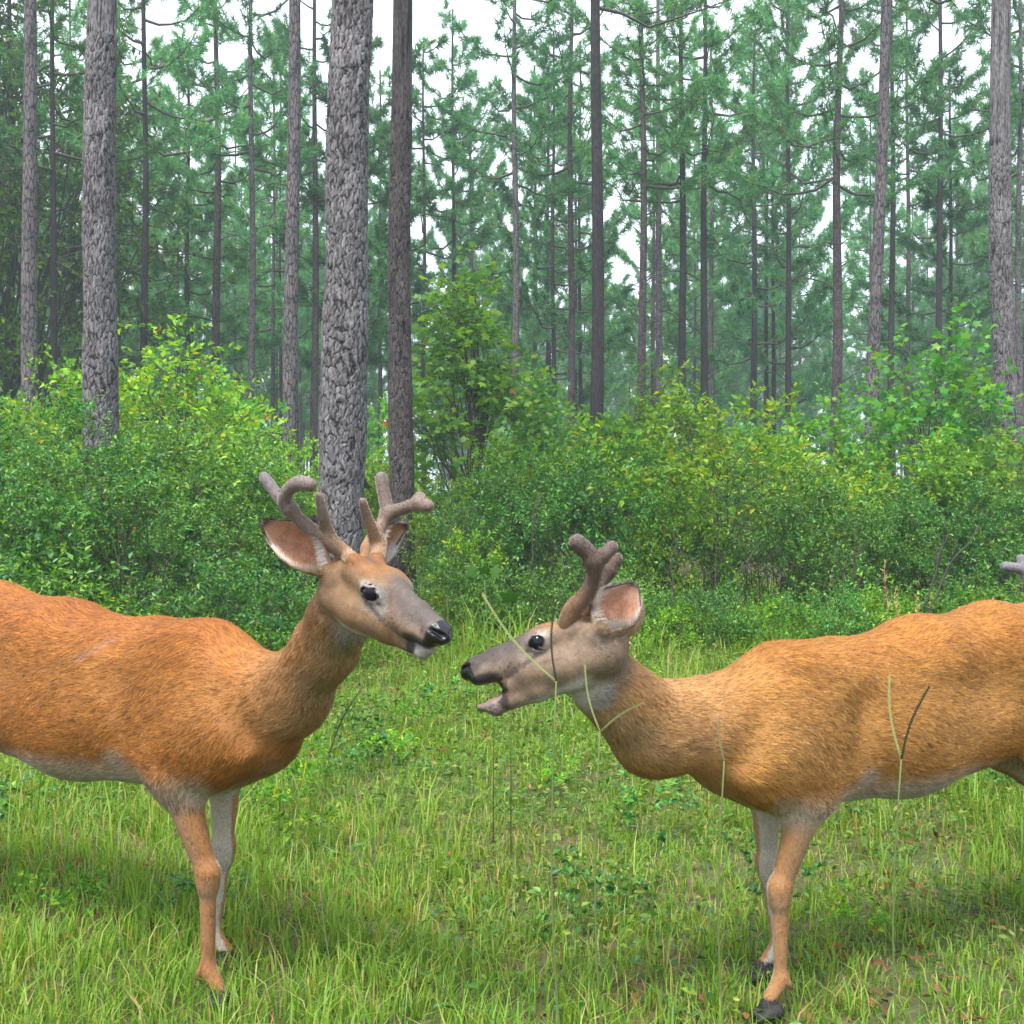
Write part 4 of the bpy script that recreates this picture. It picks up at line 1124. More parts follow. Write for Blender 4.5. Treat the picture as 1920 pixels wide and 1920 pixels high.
    C = paint(C, hd * smooth01(Wd + .15 * (U - .1), -.004, .034) * (1 - smooth01(U, .09, .16)) * .9, pal['crown'])
    C = paint(C, hd * smooth01(Wd + .15 * (U - .2), -.062, -.010) * smooth01(U, .125, .20) * .9, pal['muzzle'])
    C = paint(C, blob(Ph, (.235, 0, -.042), (.045, .2, .014), .9) * smooth01(aV, .008, .02) * .35, pal['cheek'])
    C = paint(C, hd * smooth01(Wd + .1 * (U - .15), -.022, -.006) * smooth01(U, .125, .16) * (1 - smooth01(aV, .010, .034)) * .8, pal['bridge'])
    C = paint(C, blob(Ph, (.155, 0, .002), (.020, .2, .012), .8) * smooth01(aV, .012, .022) * .55, pal['bridge'])
    ring = blob(Ph, (.134, 0, -.010), (.040, .2, .031), .4) * smooth01(aV, .025, .038)
    C = paint(C, ring * .75, pal['ring'])
    C = paint(C, blob(Ph, (.150, 0, -.028), (.030, .2, .020), .6) * smooth01(aV, .02, .03) * .6, pal['ring'])
    C = paint(C, blob(Ph, (.112, 0, .010), (.022, .2, .010), .9) * smooth01(aV, .026, .036) * .6, (.54, .51, .47))
    # dark line under the ring, tear line
    C = paint(C, blob(Ph, (.110, 0, -.046), (.042, .2, .004), .9) * smooth01(aV, .025, .035) * .5, (.12, .09, .075))
    C = paint(C, blob(Ph, (.152, 0, -.018), (.020, .2, .0045), .8) * smooth01(aV, .02, .03) * .8, (.05, .04, .04))
    if 'scar' in cfg:      # an old pale scratch in the coat
        A_, B_ = cfg['scar']; ab = (B_ - A_)[[0, 2]]; pa_ = (V - A_)[:, [0, 2]]; tt_ = np.clip(pa_ @ ab / (ab @ ab), 0, 1)
        dd = np.linalg.norm(pa_ - tt_[:, None] * ab, axis=1); C = paint(C, (1 - smooth01(dd, .001, .008)) * (V[:, 1] < A_[1] + .1) * .30, (.44, .36, .32))
    n1_ = vnoise(V, 38, 3); n2_ = vnoise(V, 110, 5); n3_ = vnoise(V, 14, 8)
    C = paint(C, hd * smooth01(n1_, .45, .8) * .30, pal['muzzle'])
    C = paint(C, hd * smooth01(n1_, .1, .4) * 0, pal['cheek'])
    C = C * (1 + .34 * (n2_ - .5) * hd + .22 * (n1_ - .5) * hd + .20 * (n3_ - .5))[:, None]
    # dark whorl between the antlers and down the forehead, dark stripe from the ring to the mouth corner
    C = paint(C, blob(Ph, (.060, 0, .040), (.045, .012, .05), .7) * .6, (.09, .06, .05))
    sline = np.abs((Wd + .030) + (U - .135) * .42); C = paint(C, (1 - smooth01(sline, .0015, .0075)) * smooth01(U, .12, .14) * (1 - smooth01(U, .20, .22)) * smooth01(aV, .012, .02) * .75, (.10, .07, .06))
    # whisker spots
    for (wu, ww) in ((.175, -.040), (.186, -.046), (.197, -.041), (.181, -.053), (.207, -.048), (.192, -.034), (.165, -.049), (.215, -.040)):
        C = paint(C, (np.hypot(U - wu, Wd - ww) < .0024) * (aV > .008) * .8, (.03, .022, .02))
    # coat tone plus painted highlight and shade: lighter shoulder and lower neck, darker elbow
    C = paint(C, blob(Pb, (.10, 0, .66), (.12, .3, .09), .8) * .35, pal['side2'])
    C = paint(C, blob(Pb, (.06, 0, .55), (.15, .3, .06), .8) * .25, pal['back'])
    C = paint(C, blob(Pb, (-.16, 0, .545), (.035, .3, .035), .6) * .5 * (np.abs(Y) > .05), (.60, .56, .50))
    # white throat, chin, jaw
    C = paint(C, hd * (1 - smooth01(Wd + (math.tan(jo) - .06) * np.clip(U - .05, 0, 1) + .10 * (U - .1), -.104, -.086)) * .9 * smooth01(U, .02, .07), (.64, .63, .60))
    C = paint(C, blob(Ph, (.045, 0, -.130), (.05, .034, .06), .7) * .75, pal['throat'])
    jw = hd * smooth01(U, .228, .245) * (1 - smooth01(Wd, -.064, -.058))
    C = paint(C, jw * .85, (.50, .46, .43) if jo < .1 else (.27, .22, .205))
    JP = np.stack([J(.222, 0, -.072)[0], 0 * 1.0, J(.222, 0, -.072)[2]]) if False else np.array([J(.232, 0, -.072)[0], 0, J(.232, 0, -.072)[2]])
    C = paint(C, blob(Ph, JP, (.013, .2, .018), .4) * smooth01(aV, .006, .012) * .95, (.03, .022, .025))      # dark chin spot
    # nose and lip
    nb_ = blob(Ph, (.256, 0, -.054), (.040, .2, .012), .4) * (Wd > -.062)
    C = paint(C, nb_ * .95, (.025, .020, .022))
    nose = smooth01(U - .25 * (Wd + .03), .274, .279) * (Wd > -.058)
    C = paint(C, nose, (.012, .012, .015))
    C = paint(C, blob(Ph, (.245, 0, -.030), (.014, .2, .010), .6) * .5, (.30, .24, .21))
    d_eye = np.sqrt((U - .127) ** 2 + (Wd + .004) ** 2 * 1.6)
    d_eye = np.sqrt(((U - .1275 - (ew[0] + ew[1]) / 2) / ew[4]) ** 2 + (Wd + .0045) ** 2 * 1.1)
    lid = (1 - smooth01(d_eye, ew[3] + .0030, ew[3] + .0052)) * smooth01(aV, .028, .036)
    C = paint(C, lid, (.015, .012, .013))
    inside = (d_eye < .019) & (aV > .025) & (aV < .06)
    mouth = np.zeros(len(V), bool)
    if jo > .1:
        wl = smooth01(U, .206, .214) * (1 - smooth01(aV, .020, .026)) * (1 - smooth01(Wd, -.069, -.064)) * smooth01(Wd + (U - .05) * math.tan(jo), -.0605, -.0560)
        C = paint(C, wl, (.020, .013, .014))
        mouth = (U > .193) & (U < .285) & (aV < .03) & (Wd < -.058) & (Wd > J(.24, 0, -.062)[2] - .004 + (0.245 - U) * math.tan(jo) * 1.0 - .004) & ((N_ @ HF[2] > .45) | (N_ @ HF[2] < -.55))
        C[mouth & (N_ @ HF[2] < -.3)] = (.03, .018, .02); C[mouth & (N_ @ HF[2] > .3)] = (.30, .20, .18)
    else:
        mouth = (U > .215) & (np.abs(Wd + .0635) < .0035)
        C[mouth] = (.02, .012, .013)
    ear_dark = blob(Ph, (.0, 0, -.022), (.02, .2, .02), .7) * smooth01(aV, .04, .05)
    C = paint(C, ear_dark * .25, (.1, .08, .07))
    wet = np.clip(nose + (mouth * .6) + inside * .8, 0, 1)
    bald = (nose > .5) | (d_eye < ew[3] + .0042) & (aV > .02) | inside | mouth | fu | ((jo > .1) & (blob(Ph, JP, (.011, .2, .017), .4) > 2))
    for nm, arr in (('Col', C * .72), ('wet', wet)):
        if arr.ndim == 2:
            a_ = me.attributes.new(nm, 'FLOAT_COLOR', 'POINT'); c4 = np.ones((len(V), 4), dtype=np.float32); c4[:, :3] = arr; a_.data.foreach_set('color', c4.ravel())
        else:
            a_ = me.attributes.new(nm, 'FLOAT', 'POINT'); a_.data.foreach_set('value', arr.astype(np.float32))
    me.vertices.foreach_set('co', (V - org).astype(np.float32).ravel())
    me.polygons.foreach_set('use_smooth', np.ones(len(me.polygons), bool))
    me.materials.clear(); me.materials.append(M_SKIN); me.name = 'deer_body'; me.update()
    root = tag(link('deer', None, loc=tuple(org)), label, 'deer', group)
    body = link('body', me, root)
    # ------------- fur
    me.calc_loop_triangles()
    T = np.zeros(len(me.loop_triangles) * 3, dtype=np.int32); me.loop_triangles.foreach_get('vertices', T); T = T.reshape(-1, 3)
    a_, b_, c_ = V[T[:, 0]], V[T[:, 1]], V[T[:, 2]]
    ar = np.linalg.norm(np.cross(b_ - a_, c_ - a_), axis=1) / 2
    okt = ~bald[T].any(1)
    hw = blob(((a_ - H0) @ HF.T) / hs, (.13, 0, -.03), (.21, .11, .13), .3)
    wgt = ar * okt * (1 + 7.0 * hw)
    g = np.random.default_rng(cfg['seed'])
    n = cfg['hairs']
    ti = g.choice(len(T), n, p=wgt / wgt.sum())
    r1 = np.sqrt(g.uniform(0, 1, n)); r2 = g.uniform(0, 1, n)
    w3 = np.stack([1 - r1, r1 * (1 - r2), r1 * r2], -1)
    def interp(A): return (A[T[ti]] * (w3[..., None] if A.ndim == 2 else w3)).sum(1)
    P = interp(V); Nn = norm(interp(N_)); Fv = interp(Fl); Cv = interp(C)
    hw = hw[ti]
    # coat partings: the lay of the hair wavers
    Fv = Fv + 0.22 * np.stack([np.sin(P[:, 2] * 31 + P[:, 0] * 17), np.sin(P[:, 0] * 27), np.sin(P[:, 0] * 23 - P[:, 2] * 19)], -1)
    leg = (P[:, 2] < .45)
    Lh = (.021 * (1 - hw) + .0065 * hw) * np.where(leg, .5, 1) * g.uniform(.6, 1.25, n)
    Wh = (.0016 * (1 - hw) + .0011 * hw) * g.uniform(.7, 1.3, n)
    clump = np.sin(P[:, 0] * 55 + P[:, 2] * 40 + 3 * np.sin(P[:, 2] * 33)) * np.sin(P[:, 2] * 70 - P[:, 0] * 31 + 2 * np.sin(P[:, 0] * 41))
    Cv = Cv * (1 + 0.07 * clump * (1 - hw) + .22 * (vnoise(P * [1, 1, 2.2], 24, 4) - .5) * (1 - hw) + .22 * (vnoise(P * [1, 1, 2.0], 60, 6) - .5))[:, None]
    Fn = norm(Fv - Nn * (Fv * Nn).sum(1, keepdims=True))
    st_ = 0
    for k_ in range(-3, 4): st_ = st_ + vnoise(P + Fn * (.0034 * k_) * (1 - .55 * hw)[:, None], 230, 12)
    st_ = (st_ / 7 - .5)
    Cv = Cv * np.clip(1 + (1.8 - 1.0 * hw) * st_, .4, 1.6)[:, None]
    tilt = np.clip(.12 + .025 * clump + g.normal(0, .05, n), .03, .6)
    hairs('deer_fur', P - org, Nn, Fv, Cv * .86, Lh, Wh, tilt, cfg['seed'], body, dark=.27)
    # ------------- eyes
    import bmesh
    for v in (-1, 1):
        bm_ = bmesh.new(); bmesh.ops.create_uvsphere(bm_, u_segments=24, v_segments=16, radius=.0194 * hs)
        e_me = bpy.data.meshes.new('eye'); bm_.to_mesh(e_me); bm_.free(); e_me.materials.append(M_EYE)
        for f_ in e_me.polygons: f_.use_smooth = True
        eo = link('eye', e_me, root, loc=tuple(Hd(.1285, v * .0383, -.004) - org))
    if jo > .1:
        V2, T2, Q2 = tubes([np.array([Hd(*J(.13, 0, -.058)), Hd(*J(.18, 0, -.054)), Hd(*J(.225, 0, -.056)), Hd(*J(.238, 0, -.059))])], [np.array([.010, .011, .009, .004]) * hs], 10)
        link('tongue', new_mesh('tongue', V2 - org, tris=T2, quads=Q2, mat=M_TONGUE, smooth=True), root)
    # ------------- antlers and ears
    for k_, ch in enumerate(cfg['antlers'](Hd)):
        antler(root, org, ch, pal['velvet'], cfg['seed'] + 5 + k_)
    for k_, (base, tip, face, wd, curl) in enumerate(cfg['ears'](Hd, HF)):
        ear(root, org, base, tip, np.asarray(face, float), wd, pal['ear'], cfg['seed'] + 20 + 3 * k_, curl=curl)
    return root

VEL = ((.27, .165, .10), (.17, .125, .105), (.14, .122, .126))
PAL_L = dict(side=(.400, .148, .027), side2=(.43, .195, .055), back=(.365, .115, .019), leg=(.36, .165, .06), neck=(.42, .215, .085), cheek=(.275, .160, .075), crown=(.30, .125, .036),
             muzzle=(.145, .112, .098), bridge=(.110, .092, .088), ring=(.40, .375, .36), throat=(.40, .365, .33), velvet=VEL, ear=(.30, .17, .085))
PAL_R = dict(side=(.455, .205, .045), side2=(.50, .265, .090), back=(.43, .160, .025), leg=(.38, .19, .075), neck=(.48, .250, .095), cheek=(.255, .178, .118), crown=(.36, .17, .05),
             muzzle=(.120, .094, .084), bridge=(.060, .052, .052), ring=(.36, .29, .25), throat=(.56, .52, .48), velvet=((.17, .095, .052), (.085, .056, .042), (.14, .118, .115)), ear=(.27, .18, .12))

def px_chain(lst): return [(at(x, y, D), r) for x, y, D, r in lst]

def antlers_left(Hd):
    n0, n1 = Hd(.050, -.029, .030), Hd(.050, .029, .030)
    near = [[(n0, .0155)] + px_chain([(650, 1040, 2.035, .0150), (629, 1024, 2.03, .0145), (597, 1002, 2.02, .0135), (563, 975, 2.01, .0125), (542, 952, 2.0, .0135)]),
            px_chain([(542, 952, 2.0, .0130), (533, 936, 1.99, .0130), (545, 915, 1.975, .0125), (562, 906, 1.96, .0145), (582, 909, 1.94, .0125)]),
            px_chain([(541, 952, 2.0, .0125), (525, 935, 2.0, .0112), (511, 916, 2.01, .0108), (496, 896, 2.02, .0112)]),
            px_chain([(622, 1016, 2.03, .0145), (612, 990, 2.02, .0125), (606, 965, 2.0, .0110), (598, 930, 1.985, .0080)])]
    farr = [[(n1, .0160)] + px_chain([(712, 1022, 2.075, .0150), (707, 1000, 2.085, .0135), (716, 983, 2.10, .0125), (727, 966, 2.11, .0135)]),
            px_chain([(727, 964, 2.11, .0130), (748, 956, 2.10, .0125), (771, 948, 2.08, .0120), (788, 945, 2.06, .0150), (802, 949, 2.04, .0125)]),
            px_chain([(785, 945, 2.065, .0130), (787, 932, 2.07, .0115)]),
            px_chain([(728, 962, 2.11, .0140), (721, 932, 2.115, .0130), (715, 897, 2.12, .0135)]),
            px_chain([(707, 1020, 2.07, .0140), (697, 990, 2.05, .0115), (687, 965, 2.035, .0100), (680, 940, 2.02, .0075)])]
    return [near, farr]

def antlers_right(Hd):
    n0, n1 = Hd(.064, .028, .022), Hd(.064, -.028, .022)
    near = [[(n0, .0205)] + px_chain([(1075, 1142, 2.03, .0185), (1095, 1120, 2.02, .0165), (1109, 1095, 2.01, .0150), (1114, 1070, 2.0, .0150), (1112, 1050, 2.0, .0175)]),
            px_chain([(1112, 1050, 2.0, .0175), (1100, 1034, 1.995, .0165), (1082, 1017, 1.99, .0165)]),
            px_chain([(1114, 1052, 2.0, .0160), (1130, 1043, 2.0, .0140), (1147, 1026, 2.01, .0130)])]
    farr = [[(n1, .0190)] + px_chain([(1105, 1128, 2.11, .0160), (1125, 1098, 2.12, .0140), (1140, 1070, 2.13, .0140), (1156, 1048, 2.14, .0135)]),
            px_chain([(1140, 1070, 2.13, .0150), (1120, 1050, 2.15, .0150), (1110, 1040, 2.16, .014)])]
    return [near, farr]

def ears_left(Hd, HF):
    return [(Hd(.002, -.052, -.006), at(492, 979, 1.99), np.array([.10, -1, .05]), .086, .04),
            (Hd(.004, .050, .000), at(765, 986, 2.15), np.array([.6, -.35, -.3]), .085, 0)]
def ears_right(Hd, HF):
    return [(Hd(-.002, .055, -.010), at(1192, 1092, 2.05), np.array([-.35, -1, .15]), .104, -.05),
            (Hd(-.002, -.052, -.006), at(1186, 1112, 2.24), np.array([-.5, .9, .1]), .09, 0)]

CFG_L = dict(W=(-.733, 2.40), side=1, yaw=R(22), s=1.0, head_rot=(.7288, .2936, .0286), head_org=(-.3317, 2.0491, 1.0083), jaw=.035, eye=(-.0085, .0145, .0505, .0094, 1.75), scar=(at(138, 1240, 2.38), at(205, 1203, 2.36)), seed=41, hairs=430000, h=.0062,
             stance=((.04, .06), (-.10, -.05)),
             neck=[(545, 1303, 2.275, .084), (612, 1212, 2.17, .064), (636, 1160, 2.105, .058)], pal=PAL_L, antlers=antlers_left, ears=ears_left)
CFG_R = dict(bk=.018, W=(.631, 2.35), side=-1, yaw=R(22), s=.94, head_rot=(-.2057, .2138, .1934), head_org=(.1838, 2.0498, .8819), jaw=.185, eye=(-.0040, .0060, .0570, .0106, 1.25), seed=61, hairs=430000, h=.0062,
             stance=((-.08, -.06), (.05, .05)),
             neck=[(1228, 1366, 2.20, .095), (1172, 1315, 2.14, .071), (1128, 1275, 2.10, .060)], pal=PAL_R, antlers=antlers_right, ears=ears_right)

def third_cfg():
    """a third buck, head lowered, beyond the rump of the right deer: only its antler tip reaches into the picture"""
    Hs = head_frame(-1, *CFG_R['head_rot']); Ho = np.array(CFG_R['head_org'])
    hr = (.10, .85, .05); HF = head_frame(-1, *hr)
    tip = at(1082, 1017, 1.99); loc = (tip - Ho) @ Hs.T
    target = at(1948, 1066, 2.95)
    org = target - loc @ HF
    def remap(P): return org + ((np.asarray(P) - Ho) @ Hs.T) @ HF
    def ant(Hd):
        src = antlers_right(lambda u, v, w_: Ho + Hs[0] * u + Hs[1] * v + Hs[2] * w_)
        return [[[(remap(p), r) for p, r in ch] for ch in a[:2]] for a in src]
    def ears(Hd, HF_):
        return [(Hd(-.002, .055, -.010), Hd(-.11, .11, .02), np.array([-.3, -.6, -.5]), .09, 0), (Hd(-.002, -.055, -.010), Hd(-.11, -.11, .02), np.array([-.3, .6, -.5]), .09, 0)]
    W = (org[0] + .50, org[1] + .12)
    neck = [((org + (np.array([W[0], W[1], .72]) - org) * f).tolist(), r) for f, r in ((.55, .09), (.25, .065))]
    return dict(W=W, side=-1, yaw=R(8), s=.97, head_rot=hr, head_org=org, jaw=.035, eye=(-.0040, .0060, .0570, .0106, 1.25), seed=81, hairs=60000, h=.0085, fine=True, stance=((.05, .03), (-.05, -.04)),
                neck=[(p, None, None, r) for p, r in neck], pal=dict(PAL_R, velvet=((.22, .17, .14), (.17, .165, .18), (.17, .17, .20))), antlers=ant, ears=ears)
if not globals().get('NO_DEER'):
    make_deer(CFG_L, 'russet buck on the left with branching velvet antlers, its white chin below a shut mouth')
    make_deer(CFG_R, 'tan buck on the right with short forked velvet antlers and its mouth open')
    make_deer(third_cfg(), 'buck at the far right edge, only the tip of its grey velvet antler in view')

# ---------------------------------------------------------------- seed heads, seedling, strap
M_SEED_PALE, _nt, _b, _o = mat_new('pale_seed_head'); _b.inputs['Base Color'].default_value = (0.22, 0.25, 0.09, 1); _b.inputs['Roughness'].default_value = 0.6
M_SEED_DARK, _nt, _b, _o = mat_new('dark_seed_head'); _b.inputs['Base Color'].default_value = (0.035, 0.045, 0.022, 1); _b.inputs['Roughness'].default_value = 0.6
M_SEED_MID, _nt, _b, _o = mat_new('green_seed_head'); _b.inputs['Base Color'].default_value = (0.09, 0.12, 0.045, 1); _b.inputs['Roughness'].default_value = 0.6
M_STRAW, _nt, _b, _o = mat_new('dry_straw'); _b.inputs['Base Color'].default_value = (0.42, 0.30, 0.13, 1); _b.inputs['Roughness'].default_value = 0.7
M_BLACK, _nt, _b, _o = mat_new('black_plastic'); _b.inputs['Base Color'].default_value = (0.012, 0.012, 0.014, 1); _b.inputs['Roughness'].default_value = 0.5

def seed_spike(P0, P1, mat, parent, org, r=.0015):
    """a raceme: rachis with two rows of overlapping flat seeds"""
    n = int(np.linalg.norm(P1 - P0) / .0021); ax = norm(P1 - P0); L = np.linalg.norm(P1 - P0)
    sd = norm(np.cross(ax, [0.1, 1, 0.2])); nn = np.cross(sd, ax)
    t = np.linspace(0, 1, 8)[:, None]; bend = sd * .055 * L
    path = P0 + (P1 - P0) * t + bend * np.sin(t * 3.14)
    parts = [tubes([path], [np.linspace(r * .45, r * .25, 8)], 5)]
    k = np.arange(n) / n; c = P0 + (P1 - P0) * k[:, None] + bend * np.sin(k * 3.14)[:, None]
    s_ = np.where(np.arange(n) % 2 == 0, 1, -1)[:, None]
    V, T = leaves(c + sd * s_ * r * .2, ax + sd * s_ * .25, nn * np.ones((n, 1)), np.full(n, .0044), np.full(n, r * 1.3), fold=.35)
    V2, T2 = leaves(c + sd * s_ * r * .2, ax + sd * s_ * .25, -nn * np.ones((n, 1)), np.full(n, .0044), np.full(n, r * 1.3), fold=.35)
    parts += [(V, T, None), (V2, T2, None)]
    V, T, Q = merge(parts)
    o = link('seed_spike', new_mesh('seed_spike', V - org, tris=T, quads=Q, mat=mat), parent); o['kind'] = 'stuff'
    return o

def stalk(join, D, tips, label, foot=None, stem_mat=M_STEM, sr=.0013, group=None):
    J_ = at(join[0], join[1], D)
    fx_, fd = foot or ((join[0] - 960) / F_PX * D + .06, D + .05)
    org = np.array([fx_, fd, 0.0])
    root = tag(link('grass_stalk', None, loc=tuple(org)), label, 'grass stalk', group)
    t = np.linspace(0, 1, 10)[:, None]
    path = org + (J_ - org) * t + np.array([-.03, 0, 0]) * np.sin(t * 3.14)
    V, T, Q = tubes([path], [np.linspace(sr * 1.4, sr, 10)], 5)
    link('stem', new_mesh('stalk_stem', V - org, tris=T, quads=Q, mat=stem_mat, smooth=True), root)
    for (x, y, dd, mat, r) in tips:
        seed_spike(J_, at(x, y, D + dd), mat, root, org, r)
    return root

stalk((1043, 1278), 1.45, [(905, 1113, .05, M_SEED_PALE, .0019), (1041, 1132, -.02, M_SEED_DARK, .0017)], 'forked seed stalk crossing the face of the right deer, one pale spike and one dark')
stalk((1125, 1372), 1.5, [(1097, 1247, .02, M_SEED_PALE, .0012), (1207, 1317, -.02, M_SEED_PALE, .0015)], 'forked pale green seed stalk in front of the neck of the right deer')
stalk((1690, 1424), 1.5, [(1668, 1266, .02, M_SEED_PALE, .0019), (1743, 1288, -.03, M_SEED_DARK, .0020)], 'forked seed stalk before the flank of the right deer, left spike pale, right dark')
stalk((1358, 1428), 1.55, [(1350, 1346, .02, M_SEED_MID, .0014)], 'single thin green seed stalk before the shoulder of the right deer')
stalk((618, 1412), 2.3, [(681, 1288, .02, M_SEED_MID, .0028), (750, 1361, -.02, M_SEED_PALE, .0020)], 'forked seed stalk in the grass below the chin of the left deer', foot=(-.40, 2.32))
for x, y, D, g_, lab in [(1668, 1052, 6.6, .0065, 'tallest dry straw coloured stalk standing over the back of the right deer'), (1688, 1100, 6.5, .005, 'second dry stalk, right of the tallest straw stalk'),
                         (1729, 1120, 6.4, .0035, 'short dry stalk below the dark slanting branches on the right'), (1872, 1118, 6.2, .0035, 'dry stalk by the antler tip at the right edge'),
                         (1195, 1130, 4.5, .003, 'thin pale stalk hanging behind the ear of the right deer')]:
    P1 = at(x, y, D); org = np.array([P1[0] - .03, P1[1], 0])
    t = np.linspace(0, 1, 16)[:, None]; path = org + (P1 - org) * t + np.array([.03, 0, 0]) * np.sin(t * 5)
    root = tag(link('dry_stalk', None, loc=tuple(org)), lab, 'grass stalk')
    V, T, Q = tubes([path], [np.linspace(g_ * .35, g_ * .25, 16)], 5)
    link('stem', new_mesh('dry_stem', V - org, tris=T, quads=Q, mat=M_STRAW), root)
    gg = np.random.default_rng(int(x)); k = gg.uniform(.45, 1, 60)[:, None]; c = org + (P1 - org) * k + np.array([.03, 0, 0]) * np.sin(k * 5)
    V, T = leaves(c, gg.normal(0, 1, (60, 3)) * [1, 1, .3] + [0, 0, 1.4], gg.normal(0, 1, (60, 3)), gg.uniform(.02, .045, 60), np.full(60, .006))
    o = link('dry_leaves', new_mesh('dry_leaves', V - org, tris=T, mat=M_STRAW), root); o['kind'] = 'stuff'

M_LEAF_DARK = leaf_mat('deep_green_leaf', [(0, (0.02, 0.075, 0.008)), (1, (0.035, 0.11, 0.012))], rough=0.6, trans=0.25, obj_var=0)
# a leafy seedling with a few lobed leaves, between the two deer
def seedling(stempts, lv, label):
    pts = [at(*p) for p in stempts]; org = np.array([pts[0][0], pts[0][1], 0.0]); path = np.array([org] + pts)
    root = tag(link('seedling', None, loc=tuple(org)), label, 'seedling')
    V, T, Q = tubes([path], [np.linspace(.0022, .001, len(path))], 5)
    link('stem', new_mesh('seedling_stem', V - org, tris=T, quads=Q, mat=M_STEM, smooth=True), root)
    me0 = None
    for (x, y, D, L_, ang) in lv:
        d = np.array([[math.cos(ang), -.3, math.sin(ang)]]); c = at(x, y, D)[None]
        V, T = star_leaves(c, d, np.array([[.1, -.75, .6]]), np.array([L_]))
        Vp, Tp, Qp = tubes([np.array([path[-1], (path[-1] + c[0]) / 2 + [0, 0, .004], c[0]])], [np.array([.0009, .0007, .0006])], 4)
        V, T, Q = merge([(V, T, None), (Vp, Tp, Qp)])
        link('leaf', new_mesh('lobed_leaf', V - org, tris=T, quads=Q, mat=M_LEAF_DARK), root)
seedling([(925, 1330, 3.3), (915, 1200, 3.3), (908, 1085, 3.3)], [(900, 1078, 3.3, .062, 2.6), (912, 1078, 3.28, .062, .4), (908, 1084, 3.3, .05, 1.5), (921, 1090, 3.28, .045, -.3)], 'spindly seedling with a tuft of dark lobed leaves between the antlers of both deer')
seedling([(958, 1330, 3.2), (955, 1145, 3.2)], [(954, 1140, 3.2, .070, 1.5)], 'seedling holding up one broad dark leaf above the muzzle of the right deer')

# strap and bracket on the widest trunk
def trunk_strap():
    D = 9.2; z = 1.03; cx = (628 - 960) / F_PX * D + .034 * z; r = .222
    org = np.array([cx, D, z])
    root = tag(link('strap', None, loc=tuple(org)), 'thin black double strap tied around the widest grey trunk', 'strap')
    a = np.linspace(0, 2 * np.pi, 33)
    for dz in (-.016, .022):
        path = np.stack([np.cos(a) * r, np.sin(a) * r, dz + .012 * np.sin(a)], -1)
        V, T, Q = tubes([path], [np.full(33, .0065)], 6, cap=False)
        link('band', new_mesh('band', V, quads=Q, mat=M_BLACK), root)
    import bmesh
    def wedge(name, pts, depth, label, cat):
        bm_ = bmesh.new()
        f = [bm_.verts.new((x, -depth / 2, z_)) for x, z_ in pts]; b2 = [bm_.verts.new((x, depth / 2, z_)) for x, z_ in pts]
        bm_.faces.new(f); bm_.faces.new(b2[::-1]); n = len(pts)
        for i in range(n): bm_.faces.new([f[i], b2[i], b2[(i + 1) % n], f[(i + 1) % n]])
        bmesh.ops.recalc_face_normals(bm_, faces=bm_.faces); bmesh.ops.bevel(bm_, geom=list(bm_.edges), offset=.004, segments=2, affect='EDGES')
        me = bpy.data.meshes.new(name); bm_.to_mesh(me); bm_.free(); me.materials.append(M_BLACK)
        return me
    me = wedge('buckle', [(-.26, -.05), (-.19, -.05), (-.18, .03), (-.20, .07), (-.255, .05)], .07, '', '')
    link('buckle', me, root)
    me = wedge('bracket', [(0, .06), (.05, .035), (.085, -.035), (.07, -.055), (0, -.03)], .03, '', '')
    o = link('bracket', me, loc=(cx + .034 * .3 + .185, D, 1.385)); tag(o, 'black pointed bracket sticking out of the right side of the widest trunk', 'bracket')
trunk_strap()

# bare dark stems showing through the bushes
def bare_stem(pts, r0, label, forks=2, seed=1):
    g = np.random.default_rng(seed)
    P = np.array([at(*p) for p in pts]); org = np.array([P[0][0], P[0][1], 0.0]); P = np.vstack([[org[0], org[1], 0.0], P]) if P[0][2] > .05 else P
    k = np.linspace(0, len(P) - 1, 14); path = np.stack([np.interp(k, range(len(P)), P[:, i]) for i in range(3)], -1); path[1:-1] += g.normal(0, .008, (12, 3))
    root = tag(link('bare_stem', None, loc=tuple(org)), label, 'bare stem')
    V, T, Q = tubes([path], [np.linspace(r0, r0 * .4, 14)], 6); link('stem', new_mesh('bare_stem', V - org, tris=T, quads=Q, mat=M_TWIG, smooth=True), root)
    for f in range(forks):
        i = g.integers(6, 12); d = norm(norm(path[-1] - path[0]) + g.normal(0, .45, 3)); L = g.uniform(.15, .35)
        V, T, Q = tubes([np.array([path[i], path[i] + d * L * .5 + g.normal(0, .01, 3), path[i] + d * L])], [np.array([r0 * .45, r0 * .35, r0 * .2])], 5)
        link('twig', new_mesh('bare_twig', V - org, tris=T, quads=Q, mat=M_TWIG, smooth=True), root)
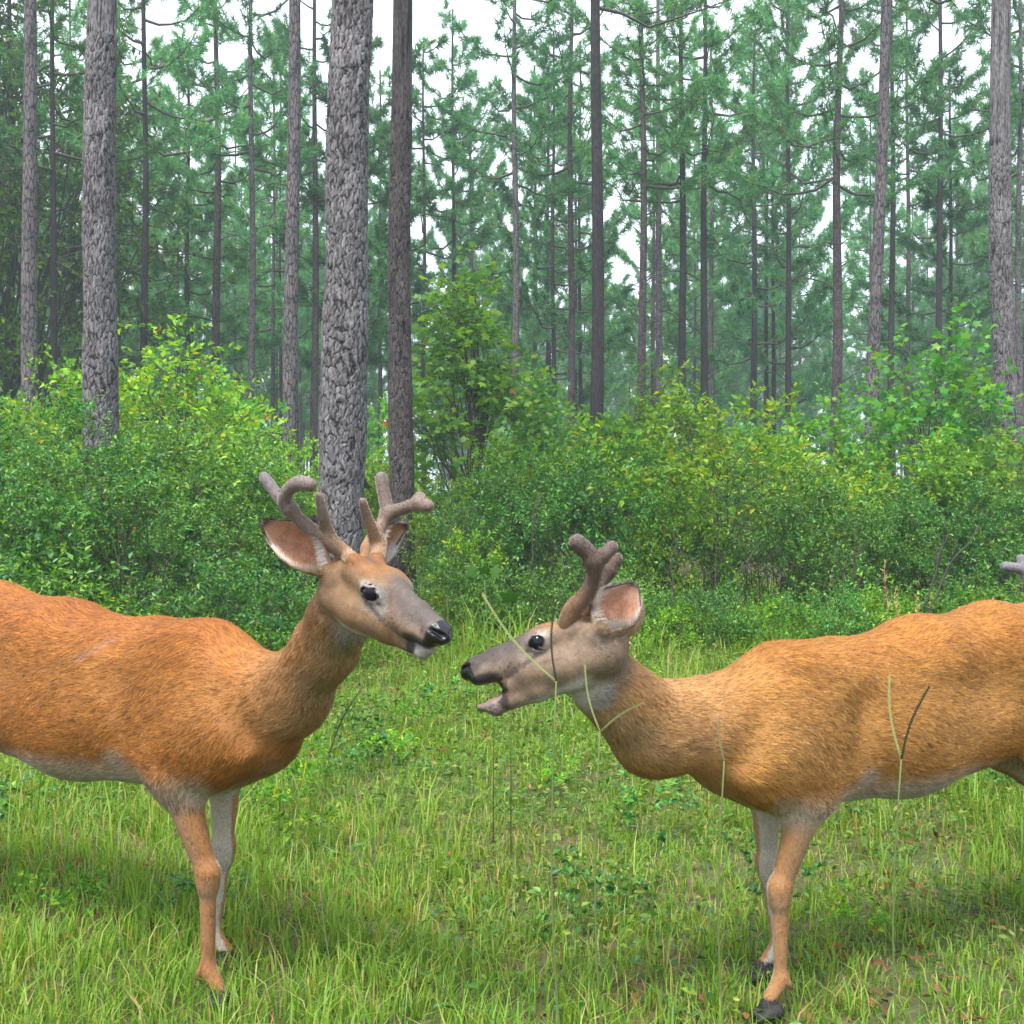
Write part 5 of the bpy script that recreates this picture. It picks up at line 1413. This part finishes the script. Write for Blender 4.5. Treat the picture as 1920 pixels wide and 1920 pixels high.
for i, (pts, r0, lab) in enumerate([
    ([(1735, 1150, 7.4), (1755, 1060, 7.4), (1778, 1000, 7.4)], .011, 'left one of two dark slanting stems behind the back of the right deer'),
    ([(1740, 1150, 7.3), (1782, 1060, 7.3), (1835, 985, 7.3)], .011, 'right one of two dark slanting stems, leaning farther to the right'),
    ([(1575, 1150, 7.8), (1582, 1080, 7.8), (1590, 1030, 7.8)], .010, 'short dark stem in the bushes left of the tallest dry stalk'),
    ([(1602, 1160, 7.9), (1598, 1090, 7.9), (1612, 1020, 7.9)], .012, 'dark upright stem in a gap of the bushes above the shoulder of the right deer'),
    ([(1385, 1120, 8.3), (1400, 1050, 8.3), (1430, 1010, 8.3)], .010, 'dark bent stem below the tallest rounded bush'),
    ([(1345, 1130, 8.4), (1340, 1060, 8.4), (1350, 990, 8.4)], .009, 'thin upright dark stem below the tallest rounded bush'),
    ([(996, 1075, 9.0), (1000, 1000, 9.0), (1010, 930, 9.0)], .011, 'thin dark stem rising between the two deer heads'),
    ([(850, 1085, 8.8), (846, 1040, 8.8), (850, 975, 8.8)], .008, 'slender dark stem right of the antlers of the left deer'),
    ([(300, 1110, 7.0), (312, 1060, 7.0), (330, 1035, 7.0)], .010, 'dark stem in the shade at the foot of the left thicket'),
    ([(1262, 1120, 8.6), (1258, 1040, 8.6), (1265, 985, 8.6)], .010, 'dark stem in the bushes right of the antlers of the right deer')]):
    bare_stem(pts, r0, lab, seed=i)

# ---------------------------------------------------------------- haze
def build_haze():
    import bmesh
    bm_ = bmesh.new()
    bmesh.ops.create_cube(bm_, size=1.0)
    bmesh.ops.scale(bm_, vec=(820, 780, 33), verts=bm_.verts)
    bmesh.ops.translate(bm_, vec=(0, 110, 15.0), verts=bm_.verts)
    me = bpy.data.meshes.new('haze'); bm_.to_mesh(me); bm_.free()
    m = bpy.data.materials.new('haze_air'); m.use_nodes = True
    nt = m.node_tree; nt.nodes.clear()
    o = nt.nodes.new('ShaderNodeOutputMaterial'); v = nt.nodes.new('ShaderNodeVolumePrincipled')
    v.inputs['Color'].default_value = (0.78, 0.95, 1.0, 1); v.inputs['Density'].default_value = 0.0024; v.inputs['Anisotropy'].default_value = 0.2
    nt.links.new(v.outputs[0], o.inputs['Volume'])
    me.materials.append(m)
    tag(link('haze', me), kind='stuff')
build_haze()
